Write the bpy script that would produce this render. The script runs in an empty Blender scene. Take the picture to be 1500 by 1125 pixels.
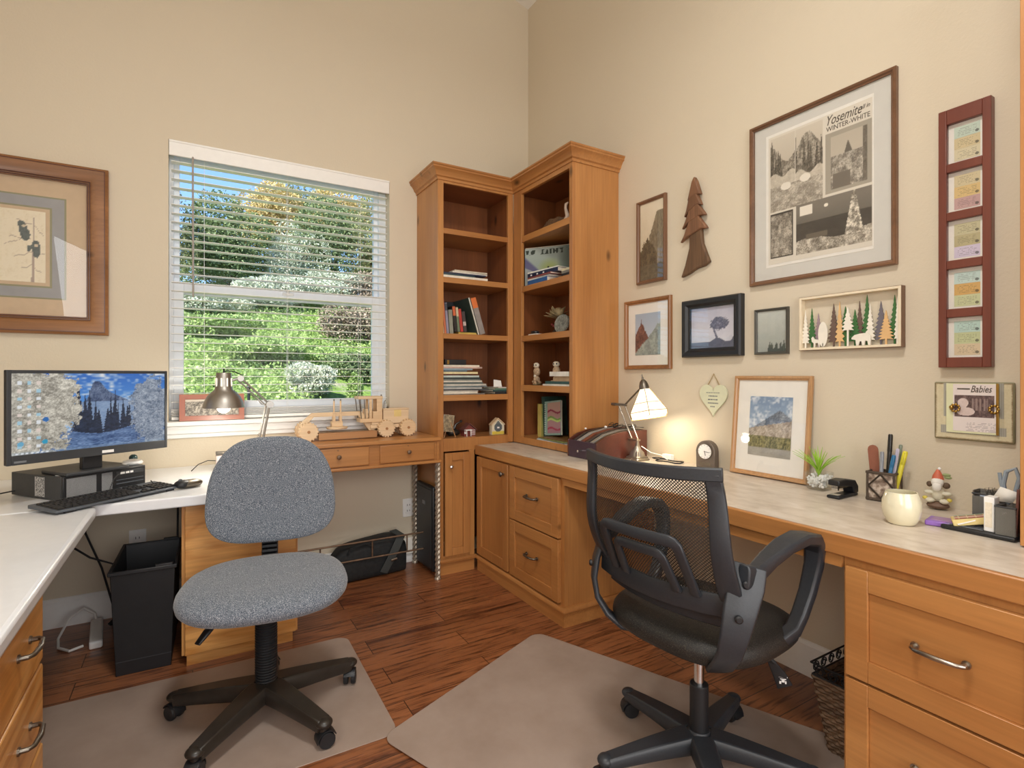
import bpy, bmesh, math, random
import numpy as np
from mathutils import Vector, Matrix

S = bpy.context.scene
COL = S.collection
R = math.radians
pi = math.pi

# ------------------------------------------------------------ camera
cam_d = bpy.data.cameras.new('camera')
cam = bpy.data.objects.new('camera', cam_d)
COL.objects.link(cam)
cam.location = (-2.105, -3.275, 1.19)
cam.rotation_euler = (R(90), 0, R(-31.0))
cam_d.sensor_width = 36
cam_d.lens = 782 / 1500 * 36
cam_d.shift_y = -12.5 / 1500
cam_d.clip_start = .02
S.camera = cam

# ------------------------------------------------------------ sky, sun, exposure
S.view_settings.view_transform = 'Standard'
S.view_settings.look = 'None'
S.view_settings.exposure = 0.0
S.view_settings.gamma = 1
S.view_settings.use_curve_mapping = False
try:
    S.cycles.use_denoising = True
    S.cycles.max_bounces = 10
    S.cycles.diffuse_bounces = 6
    S.cycles.transparent_max_bounces = 24
    S.cycles.sample_clamp_indirect = 6
    S.cycles.caustics_reflective = False
    S.cycles.caustics_refractive = False
except Exception:
    pass
w = bpy.data.worlds.new('world'); S.world = w; w.use_nodes = True
nt = w.node_tree
sky = nt.nodes.new('ShaderNodeTexSky')
sky.sky_type = 'NISHITA'; sky.sun_disc = False
sky.sun_elevation = R(48); sky.sun_rotation = R(230); sky.air_density = .8; sky.dust_density = .0; sky.ozone_density = 5
nt.links.new(sky.outputs[0], nt.nodes['Background'].inputs[0])
nt.nodes['Background'].inputs[1].default_value = .36

def light(name, kind, loc, energy, color=(1, 1, 1), rot=None, size=None, size_y=None, target=None, shape=None, spot=None, blend=.5):
    d = bpy.data.lights.new(name, kind); d.energy = energy; d.color = color
    if kind == 'AREA':
        d.shape = shape or ('RECTANGLE' if size_y else 'SQUARE'); d.size = size
        if size_y: d.size_y = size_y
    elif kind == 'SUN': d.angle = size or .01
    else: d.shadow_soft_size = size or .05
    if kind == 'SPOT': d.spot_size = spot; d.spot_blend = blend
    o = bpy.data.objects.new(name, d); COL.objects.link(o); o.location = loc
    if target is not None:
        o.rotation_euler = (Vector(target) - Vector(loc)).to_track_quat('-Z', 'Y').to_euler()
    if rot: o.rotation_euler = rot
    return o

light('sun', 'SUN', (-8, -6, 12), 13, (1, .97, .9), size=.02, target=(-8 + .75, -6 + .45, 12 - .95))
# added unseen fill lights for daylight from behind the photographer and from the left
light('rear_daylight_fill', 'AREA', (-1.75, -5.05, 1.55), 70, (.96, .98, 1), size=2.2, size_y=2.1, target=(-1.75, 0, 1.45))
light('left_daylight_fill', 'AREA', (-3.06, -3.4, 1.75), 26, (.93, .97, 1), size=1.3, size_y=1.3, target=(0, -2.6, 1.2))
light('ceiling_lamp_light', 'AREA', (-1.75, -2.75, 3.35), 42, (1, .97, .92), size=.5, shape='DISK', target=(-1.75, -2.75, 0))

# ------------------------------------------------------------ colour and material helpers
def C(h, a=1):
    h = h.lstrip('#'); v = [int(h[i:i + 2], 16) / 255 for i in (0, 2, 4)]
    return tuple([x / 12.92 if x <= .04045 else ((x + .055) / 1.055) ** 2.4 for x in v] + [a])

class NT:
    def __init__(s, name):
        s.m = bpy.data.materials.new(name); s.m.use_nodes = True
        s.t = s.m.node_tree; s.b = s.t.nodes['Principled BSDF']; s.out = s.t.nodes['Material Output']
    def n(s, kind, **k):
        x = s.t.nodes.new(kind)
        for a, b in k.items(): setattr(x, a, b)
        return x
    def l(s, a, b): s.t.links.new(a, b)
    def coords(s, scale=(1, 1, 1), rand=True, rot=(0, 0, 0)):
        tc = s.n('ShaderNodeTexCoord'); mp = s.n('ShaderNodeMapping'); mp.inputs['Scale'].default_value = scale; mp.inputs['Rotation'].default_value = rot
        if rand:
            oi = s.n('ShaderNodeObjectInfo'); vm = s.n('ShaderNodeVectorMath', operation='MULTIPLY_ADD')
            cb = s.n('ShaderNodeCombineXYZ')
            for i in range(3): s.l(oi.outputs['Random'], cb.inputs[i])
            vm.inputs[1].default_value = (13.1, 7.7, 9.3)
            s.l(cb.outputs[0], vm.inputs[0]); s.l(tc.outputs['Object'], vm.inputs[2]); s.l(vm.outputs[0], mp.inputs['Vector'])
        else: s.l(tc.outputs['Object'], mp.inputs['Vector'])
        return mp.outputs[0]
    def noise(s, vec, scale, detail=4, rough=.55, dist=0):
        x = s.n('ShaderNodeTexNoise'); x.inputs['Scale'].default_value = scale; x.inputs['Detail'].default_value = detail
        x.inputs['Roughness'].default_value = rough; x.inputs['Distortion'].default_value = dist
        s.l(vec, x.inputs['Vector']); return x.outputs['Fac']
    def ramp(s, fac, stops):
        x = s.n('ShaderNodeValToRGB'); e = x.color_ramp.elements
        while len(e) < len(stops): e.new(.5)
        for i, (p, c) in enumerate(stops): e[i].position = p; e[i].color = c
        s.l(fac, x.inputs[0]); return x.outputs[0]
    def mix(s, a, b, fac, mode='MIX'):
        x = s.n('ShaderNodeMix', data_type='RGBA', blend_type=mode)
        for sock, v in ((x.inputs[6], a), (x.inputs[7], b)):
            if isinstance(v, tuple): sock.default_value = v
            else: s.l(v, sock)
        if isinstance(fac, (int, float)): x.inputs[0].default_value = fac
        else: s.l(fac, x.inputs[0])
        return x.outputs[2]
    def bump(s, h, strength, dist=.002):
        x = s.n('ShaderNodeBump'); x.inputs['Strength'].default_value = strength; x.inputs['Distance'].default_value = dist
        s.l(h, x.inputs['Height']); s.l(x.outputs[0], s.b.inputs['Normal'])

def plain(name, col, rough=.5, metal=0, var=.08, nscale=30, bump=0, coat=0, spec=None):
    m = NT(name); c = C(col) if isinstance(col, str) else col
    v = m.coords(); f = m.noise(v, nscale, 3)
    d = tuple([x * (1 - var) for x in c[:3]] + [1]); e = tuple([min(1, x * (1 + var)) for x in c[:3]] + [1])
    m.l(m.ramp(f, [(.3, d), (.7, e)]), m.b.inputs['Base Color'])
    m.b.inputs['Roughness'].default_value = rough; m.b.inputs['Metallic'].default_value = metal
    if coat: m.b.inputs['Coat Weight'].default_value = coat
    if spec is not None: m.b.inputs['Specular IOR Level'].default_value = spec
    if bump: m.bump(f, bump)
    return m.m

def wood(name, c1, c2, axis='Z', rough=.36, knots=True, fine=.35, s=5, rings=False, coat=.15):
    m = NT(name); st = {'X': (.16, 1, 1), 'Y': (1, .16, 1), 'Z': (1, 1, .16)}[axis]
    v = m.coords(st); f = m.noise(v, s, 4, .5, 1.1 if rings else .5)
    c1, c2 = C(c1), C(c2)
    if rings:
        mm = m.n('ShaderNodeMath', operation='MULTIPLY'); mm.inputs[1].default_value = 9; m.l(f, mm.inputs[0])
        fr = m.n('ShaderNodeMath', operation='PINGPONG'); fr.inputs[1].default_value = .5; m.l(mm.outputs[0], fr.inputs[0])
        m2 = m.n('ShaderNodeMath', operation='MULTIPLY'); m2.inputs[1].default_value = 2; m.l(fr.outputs[0], m2.inputs[0])
        base = m.ramp(m2.outputs[0], [(0, c2), (.75, c1)])
    else: base = m.ramp(f, [(.3, c2), (.68, c1)])
    st2 = tuple([.04 if x == .16 else 1 for x in st]); v2 = m.coords(st2); g = m.noise(v2, 90, 3, .55)
    gr = m.ramp(g, [(.3, (1 - fine, 1 - fine, 1 - fine, 1)), (.7, (1, 1, 1, 1))])
    col = m.mix(base, gr, 1.0, 'MULTIPLY')
    if knots:
        st3 = tuple([.5 if x == .16 else 1 for x in st]); v3 = m.coords(st3)
        vo = m.n('ShaderNodeTexVoronoi'); vo.inputs['Scale'].default_value = 4.6; m.l(v3, vo.inputs['Vector'])
        k = m.ramp(vo.outputs['Distance'], [(.03, (1, 1, 1, 1)), (.10, (0, 0, 0, 1))])
        dk = tuple([x * .22 for x in c2[:3]] + [1]); col = m.mix(col, dk, k)
    m.l(col, m.b.inputs['Base Color']); m.b.inputs['Roughness'].default_value = rough
    m.b.inputs['Coat Weight'].default_value = coat; m.b.inputs['Coat Roughness'].default_value = .25
    m.bump(g, .05, .0005)
    return m.m

M = {}
def alder(axis): return wood('alder_' + axis.lower(), '#c2894f', '#a9703d', axis, fine=.16)
for ax in 'XYZ': M['al' + ax] = alder(ax)
for ax in 'XYZ': M['in' + ax] = wood('alder_inner_' + ax.lower(), '#925730', '#75421f', ax, rough=.45, fine=.2)  # darker alder copy: the shade inside the cases is put into its colour
M['oakX'] = wood('oak_x', '#e0a55f', '#c78640', 'X', knots=False, rings=True, fine=.25, s=3)
M['oakZ'] = wood('oak_z', '#dba05c', '#c8853f', 'Z', knots=False, rings=True, fine=.3, s=3)
M['oakY'] = wood('oak_y', '#e0a765', '#cd9048', 'Y', knots=False, rings=False, fine=.3, s=4)
M['pineX'] = wood('pine_x', '#a8754a', '#835630', 'X', fine=.25)
M['pineZ'] = wood('pine_z', '#a8754a', '#835630', 'Z', fine=.25)
M['toy'] = wood('toy_wood', '#e6cdaa', '#d8b68c', 'X', knots=False, fine=.15, coat=0, rough=.55)
M['toydark'] = wood('toy_dark_wood', '#b98a5c', '#9c6c40', 'X', knots=False, fine=.15, coat=0, rough=.55)
M['walnutX'] = wood('walnut_x', '#8a6348', '#6a4932', 'X', knots=False, fine=.2)
M['walnutZ'] = wood('walnut_z', '#8a6348', '#6a4932', 'Z', knots=False, fine=.2)
M['cherry'] = wood('cherry_wood', '#7e4334', '#6e372b', 'Z', knots=False, fine=.12)
M['redwood'] = wood('redwood', '#b0623f', '#9d5334', 'X', knots=False, fine=.1)
M['maple'] = wood('light_oak', '#c99d6e', '#b58556', 'Z', knots=False, fine=.25)
M['driftwood'] = wood('weathered_wood', '#8d6a4c', '#5f4630', 'Z', knots=False, fine=.5, coat=0, rough=.7)
M['treebrown'] = wood('carved_brown_wood', '#94694c', '#6b4830', 'Z', knots=False, fine=.45, coat=0, rough=.6)
M['mahog'] = wood('mahogany', '#5f3024', '#45211a', 'X', knots=False, fine=.2, rough=.3)

# wall paint with fine orange-peel texture
def paint(name, col):
    m = NT(name); v = m.coords(rand=False); f = m.noise(v, 90, 4, .6); g = m.noise(v, .8, 2)
    c = C(col); d = tuple([x * .965 for x in c[:3]] + [1])
    m.l(m.ramp(g, [(.3, d), (.7, c)]), m.b.inputs['Base Color']); m.b.inputs['Roughness'].default_value = .75
    m.bump(f, .35, .0025); return m.m
M['wall'] = paint('beige_wall_paint', '#d6cab4')
M['ceil'] = paint('white_ceiling_paint', '#eeeae2')
M['trim'] = plain('white_trim_paint', '#eeeeec', .4, var=.02)
M['vinyl'] = plain('white_vinyl', '#e9edf2', .35, var=.02)
M['slat'] = plain('white_blind_slat', '#f1f0ec', .42, var=.02)
M['white'] = plain('white_plastic', '#f0efec', .4, var=.02)
M['desk'] = plain('white_laminate', '#e2e4e7', .3, var=.02, coat=.2)
M['black'] = plain('black_plastic', '#1c1d20', .45, var=.1)
M['dark'] = plain('dark_grey_plastic', '#35373a', .5, var=.08)
M['grey'] = plain('grey_plastic', '#6f7378', .45, var=.08)
M['greyf'] = plain('grey_blue_plastic', '#50555c', .5, var=.08)
M['chairblk'] = plain('black_chair_plastic', '#2c2f34', .42, var=.12, bump=.1, nscale=200)
M['bronzeblk'] = plain('scuffed_black_base', '#2b2621', .35, var=.15)
M['chrome'] = plain('chrome', '#d8dadc', .18, 1, var=.03)
M['nickel'] = plain('brushed_nickel', '#a9a298', .3, 1, var=.08)
M['pewter'] = plain('dark_pewter', '#7d766c', .38, 1, var=.15)
M['steel'] = plain('grey_steel', '#a8a49e', .42, 1, var=.05)
M['brass'] = plain('brass', '#b08d4a', .3, 1, var=.08)
M['rust'] = plain('rusted_iron', '#7a6350', .5, .7, var=.25)
M['paper'] = plain('white_paper', '#ebe7de', .8, var=.04)
M['pages'] = plain('book_pages', '#e2d8c4', .85, var=.08, nscale=200)
M['matboard'] = plain('white_mat_board', '#efebe2', .85, var=.02)
M['greymat'] = plain('pale_grey_mat_board', '#d3d0c8', .85, var=.02)
M['tanmat'] = plain('tan_mat_board', '#c9b092', .85, var=.04)
M['bluemat'] = plain('grey_blue_mat_board', '#99999b', .85, var=.04)
M['olivemat'] = plain('olive_fillet', '#8d8a6b', .6, var=.05)
M['fabblk'] = plain('black_nylon', '#1d1f20', .75, var=.3, nscale=60, bump=.3)
M['strap'] = plain('grey_webbing', '#3f4342', .8, var=.15, nscale=300)
M['ink'] = plain('black_ink', '#564d43', .7, var=.02)
M['cream'] = plain('cream_glaze', '#ded7bb', .16, var=.03, coat=.6)
M['bulb'] = None

def emis(name, col, st):
    m = NT(name); m.b.inputs['Base Color'].default_value = (0, 0, 0, 1)
    m.b.inputs['Emission Color'].default_value = C(col); m.b.inputs['Emission Strength'].default_value = st; return m.m
M['bulb'] = emis('lit_bulb', '#fff3dd', 14)
M['lampglow'] = emis('lit_diffuser', '#fff4e2', 3.0)

def glass(name, tint=(1, 1, 1, 1), refl=.03, rough=0.0):
    m = NT(name); lw = m.n('ShaderNodeLayerWeight'); lw.inputs[0].default_value = .5
    pw_ = m.n('ShaderNodeMath', operation='POWER'); pw_.inputs[1].default_value = 5; m.l(lw.outputs['Facing'], pw_.inputs[0])
    fr = m.n('ShaderNodeMath', operation='MULTIPLY_ADD'); fr.inputs[1].default_value = .92; fr.inputs[2].default_value = refl; m.l(pw_.outputs[0], fr.inputs[0])
    tr = m.n('ShaderNodeBsdfTransparent'); tr.inputs[0].default_value = tint
    gl = m.n('ShaderNodeBsdfGlossy'); gl.inputs['Roughness'].default_value = rough
    mx = m.n('ShaderNodeMixShader'); m.l(fr.outputs[0], mx.inputs[0]); m.l(tr.outputs[0], mx.inputs[1]); m.l(gl.outputs[0], mx.inputs[2])
    m.l(mx.outputs[0], m.out.inputs[0]); return m.m
M['glass'] = glass('clear_glass')
M['wglass'] = glass('window_glass', (1, 1, 1, 1), .006)
M['glasst'] = glass('thick_clear_glass', (.98, .99, .99, 1), .05, .02)

def fabric():
    m = NT('grey_blue_upholstery'); v = m.coords(); f = m.noise(v, 420, 2, .7); g = m.noise(v, 3, 2)
    c = m.ramp(f, [(.36, C('#303b4a')), (.47, C('#5c6672')), (.56, C('#747b85')), (.66, C('#b4b8bd'))])
    m.l(c, m.b.inputs['Base Color']); m.b.inputs['Roughness'].default_value = .9
    m.b.inputs['Sheen Weight'].default_value = .3; m.bump(f, .5, .002); return m.m
M['fabric'] = fabric()

def meshfab(name, k, thr, col, diag=True):
    m = NT(name); tc = m.n('ShaderNodeTexCoord'); sp = m.n('ShaderNodeSeparateXYZ'); m.l(tc.outputs['Object'], sp.inputs[0])
    def mt(op, a, b=None):
        x = m.n('ShaderNodeMath', operation=op)
        for i, q in enumerate((a, b)):
            if q is None: continue
            if isinstance(q, (int, float)): x.inputs[i].default_value = q
            else: m.l(q, x.inputs[i])
        return x.outputs[0]
    X_, Z_ = mt('MULTIPLY', sp.outputs[0], k), mt('MULTIPLY', sp.outputs[2], k)
    if diag: p, q = mt('SINE', mt('ADD', X_, Z_)), mt('SINE', mt('SUBTRACT', X_, Z_))
    else: p, q = mt('SINE', X_), mt('SINE', Z_)
    a = mt('GREATER_THAN', mt('MAXIMUM', p, q), thr)
    tr = m.n('ShaderNodeBsdfTransparent'); mx = m.n('ShaderNodeMixShader')
    m.b.inputs['Base Color'].default_value = C(col); m.b.inputs['Roughness'].default_value = .6
    m.l(a, mx.inputs[0]); m.l(tr.outputs[0], mx.inputs[1]); m.l(m.b.outputs[0], mx.inputs[2]); m.l(mx.outputs[0], m.out.inputs[0])
    return m.m
M['mesh'] = meshfab('open_black_mesh', 2 * pi / .0085, .42, '#26231f')
M['wiremesh'] = meshfab('grey_wire_mesh', 2 * pi / .004, .1, '#77756f')
def seatmesh():
    m = NT('black_seat_mesh'); v = m.coords((1, 1, 1), rand=False); f = m.noise(v, 420, 2)
    m.l(m.ramp(f, [(.35, C('#101010')), (.6, C('#2b2926')), (.7, C('#4a463e'))]), m.b.inputs['Base Color'])
    m.b.inputs['Roughness'].default_value = .55; m.bump(f, .5, .0015); return m.m
M['seatmesh'] = seatmesh()

def floor_mat():
    m = NT('hickory_floor'); v = m.coords(rand=False)
    br = m.n('ShaderNodeTexBrick'); br.offset = .37; br.inputs['Scale'].default_value = 1
    br.inputs['Brick Width'].default_value = 1.05; br.inputs['Row Height'].default_value = .127; br.inputs['Mortar Size'].default_value = .0016
    br.inputs['Mortar Smooth'].default_value = .1; br.inputs['Bias'].default_value = 0
    br.inputs['Color1'].default_value = (0, 0, 0, 1); br.inputs['Color2'].default_value = (1, 1, 1, 1); br.inputs['Mortar'].default_value = (.5, .5, .5, 1)
    m.l(v, br.inputs['Vector'])
    sep = m.n('ShaderNodeSeparateColor'); m.l(br.outputs['Color'], sep.inputs[0])
    mul = m.n('ShaderNodeMath', operation='MULTIPLY'); mul.inputs[1].default_value = 7; m.l(sep.outputs[0], mul.inputs[0])
    cb = m.n('ShaderNodeCombineXYZ'); m.l(mul.outputs[0], cb.inputs[2]); m.l(mul.outputs[0], cb.inputs[0])
    va = m.n('ShaderNodeVectorMath', operation='ADD'); m.l(v, va.inputs[0]); m.l(cb.outputs[0], va.inputs[1])
    mp = m.n('ShaderNodeMapping'); mp.inputs['Scale'].default_value = (.22, 1.3, 1); m.l(va.outputs[0], mp.inputs['Vector'])
    f = m.noise(mp.outputs[0], 5, 5, .6, .9)
    mm = m.n('ShaderNodeMath', operation='MULTIPLY'); mm.inputs[1].default_value = 3.2; m.l(f, mm.inputs[0])
    pp = m.n('ShaderNodeMath', operation='PINGPONG'); pp.inputs[1].default_value = .5; m.l(mm.outputs[0], pp.inputs[0])
    p2 = m.n('ShaderNodeMath', operation='MULTIPLY'); p2.inputs[1].default_value = 2; m.l(pp.outputs[0], p2.inputs[0])
    c1 = m.ramp(p2.outputs[0], [(0, C('#3c1f12')), (.3, C('#75412a')), (.75, C('#a1653f'))])
    c2 = m.ramp(f, [(.3, C('#70412a')), (.7, C('#bd7e52'))])
    c = m.mix(c1, c2, .6)
    mp3 = m.n('ShaderNodeMapping'); mp3.inputs['Scale'].default_value = (.09, 1.2, 1); m.l(va.outputs[0], mp3.inputs['Vector'])
    h = m.noise(mp3.outputs[0], 60, 4, .65)
    c = m.mix(c, m.ramp(h, [(.36, (.34, .28, .26, 1)), (.50, (1, 1, 1, 1))]), 1.0, 'MULTIPLY')
    tn = m.ramp(sep.outputs[0], [(0, (.72, .68, .66, 1)), (1, (1.0, .98, .95, 1))]); c = m.mix(c, tn, 1.0, 'MULTIPLY')
    c = m.mix(c, C('#23120b'), br.outputs['Fac'])
    m.l(c, m.b.inputs['Base Color']); m.b.inputs['Roughness'].default_value = .3; m.b.inputs['Coat Weight'].default_value = .15
    m.bump(h, .15, .002); return m.m
M['floor'] = floor_mat()

def laminate():
    m = NT('mottled_beige_laminate'); v = m.coords((1, .45, 1), rand=False); f = m.noise(v, 22, 5, .6, .4)
    m.l(m.ramp(f, [(.32, C('#bcae9c')), (.52, C('#cfc3b3')), (.7, C('#dad0c3'))]), m.b.inputs['Base Color'])
    m.b.inputs['Roughness'].default_value = .33; return m.m
M['lam'] = laminate()

def matplastic():
    m = NT('frosted_chair_mat'); v = m.coords(rand=False); f = m.noise(v, 4, 5, .6)
    m.l(m.ramp(f, [(.3, C('#a08d80')), (.7, C('#b3a195'))]), m.b.inputs['Base Color']); m.b.inputs['Roughness'].default_value = .34
    g = m.noise(v, 500, 2); m.bump(g, .1, .001)
    tr = m.n('ShaderNodeBsdfTransparent'); tr.inputs[0].default_value = (.9, .85, .8, 1); mx = m.n('ShaderNodeMixShader'); mx.inputs[0].default_value = .86
    m.l(tr.outputs[0], mx.inputs[1]); m.l(m.b.outputs[0], mx.inputs[2]); m.l(mx.outputs[0], m.out.inputs[0]); return m.m
M['mat'] = matplastic()

def vcol(name='painted_picture', emit=0, rough=.5):
    m = NT(name); a = m.n('ShaderNodeAttribute'); a.attribute_name = 'Col'
    if emit:
        m.b.inputs['Base Color'].default_value = (.01, .01, .01, 1)
        m.l(a.outputs['Color'], m.b.inputs['Emission Color']); m.b.inputs['Emission Strength'].default_value = emit
    else: m.l(a.outputs['Color'], m.b.inputs['Base Color'])
    m.b.inputs['Roughness'].default_value = rough; return m.m
M['pic'] = vcol(); M['screen'] = vcol('lit_screen', .8, .25)
M['piclit'] = M['pic']

# ------------------------------------------------------------ mesh builder
class MB:
    def __init__(s): s.v = []; s.f = []
    def add(s, vs, fs, T=None):
        o = len(s.v)
        s.v += [tuple(T @ Vector(p)) for p in vs] if T is not None else [tuple(p) for p in vs]
        s.f += [tuple(i + o for i in f) for f in fs]; return s
    def box(s, x0, x1, y0, y1, z0, z1, T=None):
        vs = [(x, y, z) for x in (x0, x1) for y in (y0, y1) for z in (z0, z1)]
        return s.add(vs, [(0, 1, 3, 2), (4, 6, 7, 5), (0, 4, 5, 1), (2, 3, 7, 6), (0, 2, 6, 4), (1, 5, 7, 3)], T)
    def rings(s, rg, cap=True, closed=True, T=None):
        n = len(rg[0]); vs = [p for r in rg for p in r]; fs = []
        for i in range(len(rg) - 1):
            for j in range(n if closed else n - 1):
                a, b = i * n + j, i * n + (j + 1) % n
                fs.append((a, b, b + n, a + n))
        if cap and closed: fs += [tuple(range(n))[::-1], tuple(range((len(rg) - 1) * n, len(rg) * n))]
        return s.add(vs, fs, T)
    def lathe(s, prof, n=24, T=None, cap=True):
        rg = [[(r * math.cos(2 * pi * j / n), r * math.sin(2 * pi * j / n), z) for j in range(n)] for r, z in prof]
        return s.rings(rg, cap, True, T)
    def tube(s, pts, r, n=8, T=None, cap=True, flat=None):
        pts = [Vector(p) for p in pts]; rg = []; rr = r if isinstance(r, (list, tuple)) else [r] * len(pts)
        d0 = (pts[1] - pts[0]).normalized(); up = Vector((0, 0, 1)) if abs(d0.z) < .95 else Vector((1, 0, 0))
        side = d0.cross(up).normalized()
        for i, p in enumerate(pts):
            d = (pts[min(i + 1, len(pts) - 1)] - pts[max(i - 1, 0)]).normalized()
            side = (side - d * side.dot(d)).normalized(); u = side.cross(d)
            rg.append([p + (side * math.cos(2 * pi * j / n) + u * math.sin(2 * pi * j / n) * (flat or 1)) * rr[i] for j in range(n)])
        return s.rings(rg, cap, True, T)
    def cyl(s, a, b, r, r2=None, n=20, T=None): return s.tube([a, b], [r, r2 if r2 is not None else r], n, T)
    def prism(s, poly, y0, y1, T=None):          # poly in (x,z), extruded along y
        n = len(poly); vs = [(x, y0, z) for x, z in poly] + [(x, y1, z) for x, z in poly]
        return s.add(vs, [tuple(range(n)), tuple(range(2 * n - 1, n - 1, -1))] + [(i, i + n, (i + 1) % n + n, (i + 1) % n) for i in range(n)], T)
    def slab(s, poly, z0, z1, T=None):           # poly in (x,y)
        n = len(poly); vs = [(x, y, z0) for x, y in poly] + [(x, y, z1) for x, y in poly]
        return s.add(vs, [tuple(range(n))[::-1], tuple(range(n, 2 * n))] + [(i, (i + 1) % n, (i + 1) % n + n, i + n) for i in range(n)], T)
    def ball(s, c, r, n=16, m=10, T=None, e=1.0):
        r = r if isinstance(r, (list, tuple)) else (r, r, r); rg = []
        sg = lambda t: math.copysign(abs(t) ** e, t)
        for i in range(1, m):
            a = -pi / 2 + pi * i / m
            rg.append([(c[0] + r[0] * sg(math.cos(a)) * sg(math.cos(2 * pi * j / n)), c[1] + r[1] * sg(math.cos(a)) * sg(math.sin(2 * pi * j / n)), c[2] + r[2] * sg(math.sin(a))) for j in range(n)])
        return s.rings(rg, True, True, T)
    def strip(s, pts, wd, th, side, T=None):     # rectangular section swept along pts; side: width direction
        pts = [Vector(p) for p in pts]; rg = []; N = len(pts)
        for i, p in enumerate(pts):
            d = (pts[min(i + 1, N - 1)] - pts[max(i - 1, 0)]).normalized()
            sd = Vector(side[i] if isinstance(side, list) else side); sd = (sd - d * sd.dot(d)).normalized(); u = sd.cross(d)
            a = (wd[i] if isinstance(wd, (list, tuple)) else wd) / 2; b = (th[i] if isinstance(th, (list, tuple)) else th) / 2
            rg.append([p + sd * a * q + u * b * t for q, t in ((-.8, -1), (.8, -1), (1, -.6), (1, .6), (.8, 1), (-.8, 1), (-1, .6), (-1, -.6))])
        return s.rings(rg, True, True, T)
    def build(s, name, mat, parent=None, bevel=0, smooth=40, sub=0, seg=2, solid=0):
        me = bpy.data.meshes.new(name); me.from_pydata(s.v, [], s.f); me.validate()
        bm = bmesh.new(); bm.from_mesh(me); bmesh.ops.recalc_face_normals(bm, faces=bm.faces); bm.to_mesh(me); bm.free()
        o = bpy.data.objects.new(name, me); COL.objects.link(o)
        if mat: me.materials.append(M[mat] if isinstance(mat, str) else mat)
        if smooth:
            me.shade_smooth(); me.set_sharp_from_angle(angle=R(smooth))
        if parent: o.parent = parent
        if solid:
            md = o.modifiers.new('s', 'SOLIDIFY'); md.thickness = solid; md.offset = 0
        if bevel:
            md = o.modifiers.new('b', 'BEVEL'); md.width = bevel; md.segments = seg; md.limit_method = 'ANGLE'; md.angle_limit = R(50)
        if sub:
            md = o.modifiers.new('u', 'SUBSURF'); md.levels = sub; md.render_levels = sub
        return o

def tag(o, label=None, cat=None, group=None, kind=None):
    if label: o['label'] = label
    if cat: o['category'] = cat
    if group: o['group'] = group
    if kind: o['kind'] = kind
    return o
def thing(name, label, cat, loc=(0, 0, 0), rz=0, group=None):
    o = bpy.data.objects.new(name, None); o.empty_display_size = .05; COL.objects.link(o)
    o.location = loc; o.rotation_euler = (0, 0, R(rz)); return tag(o, label, cat, group)
def solo(o, label, cat, group=None, loc=None, rz=None, kind=None):
    if loc is not None: o.location = loc
    if rz is not None: o.rotation_euler[2] = R(rz)
    return tag(o, label, cat, group, kind)
def dup(root, loc=None, rz=None, label=None, group=None):
    r = root.copy(); COL.objects.link(r)
    if loc is not None: r.location = loc
    if rz is not None: r.rotation_euler = (0, 0, R(rz))
    if label: r['label'] = label
    if group: r['group'] = group
    def rec(a, b):
        for ch in list(a.children):
            c = ch.copy(); COL.objects.link(c); c.parent = b; rec(ch, c)
    rec(root, r); return r
def B(*a): return MB().box(*a)
def TR(loc=(0, 0, 0), rx=0, ry=0, rz=0):
    return Matrix.Translation(loc) @ Matrix.Rotation(R(rz), 4, 'Z') @ Matrix.Rotation(R(ry), 4, 'Y') @ Matrix.Rotation(R(rx), 4, 'X')

def text(name, s, size, parent, loc, mat, width=None, shear=0, ext=.0004, rz=0, align='LEFT', ry=0):
    cu = bpy.data.curves.new(name, 'FONT'); cu.body = s; cu.size = size; cu.extrude = ext; cu.shear = shear; cu.align_x = align; cu.resolution_u = 3
    o = bpy.data.objects.new(name, cu); COL.objects.link(o); bpy.context.view_layer.update()
    me = bpy.data.meshes.new_from_object(o.evaluated_get(bpy.context.evaluated_depsgraph_get()))
    bpy.data.objects.remove(o)
    sx = 1
    if width and len(me.vertices):
        xs = [v.co.x for v in me.vertices]; sx = width / max(1e-6, (max(xs) - min(xs)))
    me.transform(TR(loc, rx=90, rz=rz) @ Matrix.Rotation(R(ry), 4, 'Z') @ Matrix.Diagonal((sx, 1, 1, 1)))
    o = bpy.data.objects.new(name, me); COL.objects.link(o); me.materials.clear(); me.materials.append(M[mat]); o.parent = parent
    return o

# ------------------------------------------------------------ painted pictures (colour attribute on a fine grid)
_rs = np.random.RandomState(4)
_G = [_rs.rand(64, 64) for _ in range(12)]
def vn(x, y, k=0):
    g = _G[k % 12]; xi = np.floor(x).astype(int); yi = np.floor(y).astype(int); fx = x - xi; fy = y - yi
    fx = fx * fx * (3 - 2 * fx); fy = fy * fy * (3 - 2 * fy)
    q = lambda a, b: g[(xi + a) % 64, (yi + b) % 64]
    return (q(0, 0) * (1 - fx) + q(1, 0) * fx) * (1 - fy) + (q(0, 1) * (1 - fx) + q(1, 1) * fx) * fy
def fbm(x, y, o=4, k=0):
    r = 0; a = .5; t = 0
    for i in range(o): r = r + a * vn(x * 2 ** i, y * 2 ** i, k + i); t += a; a *= .55
    r = r / t
    return .62 * r + .38 * vn(x * 8.3, y * 8.3, k + 5)
def lerp(a, b, t):
    t = np.clip(t, 0, 1)[..., None]; return np.array(a) * (1 - t) + np.array(b) * t
def hx(h): h = h.lstrip('#'); return np.array([int(h[i:i + 2], 16) / 255 for i in (0, 2, 4)])
def full(U, c): return np.ones(U.shape + (3,)) * (hx(c) if isinstance(c, str) else np.array(c))
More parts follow.
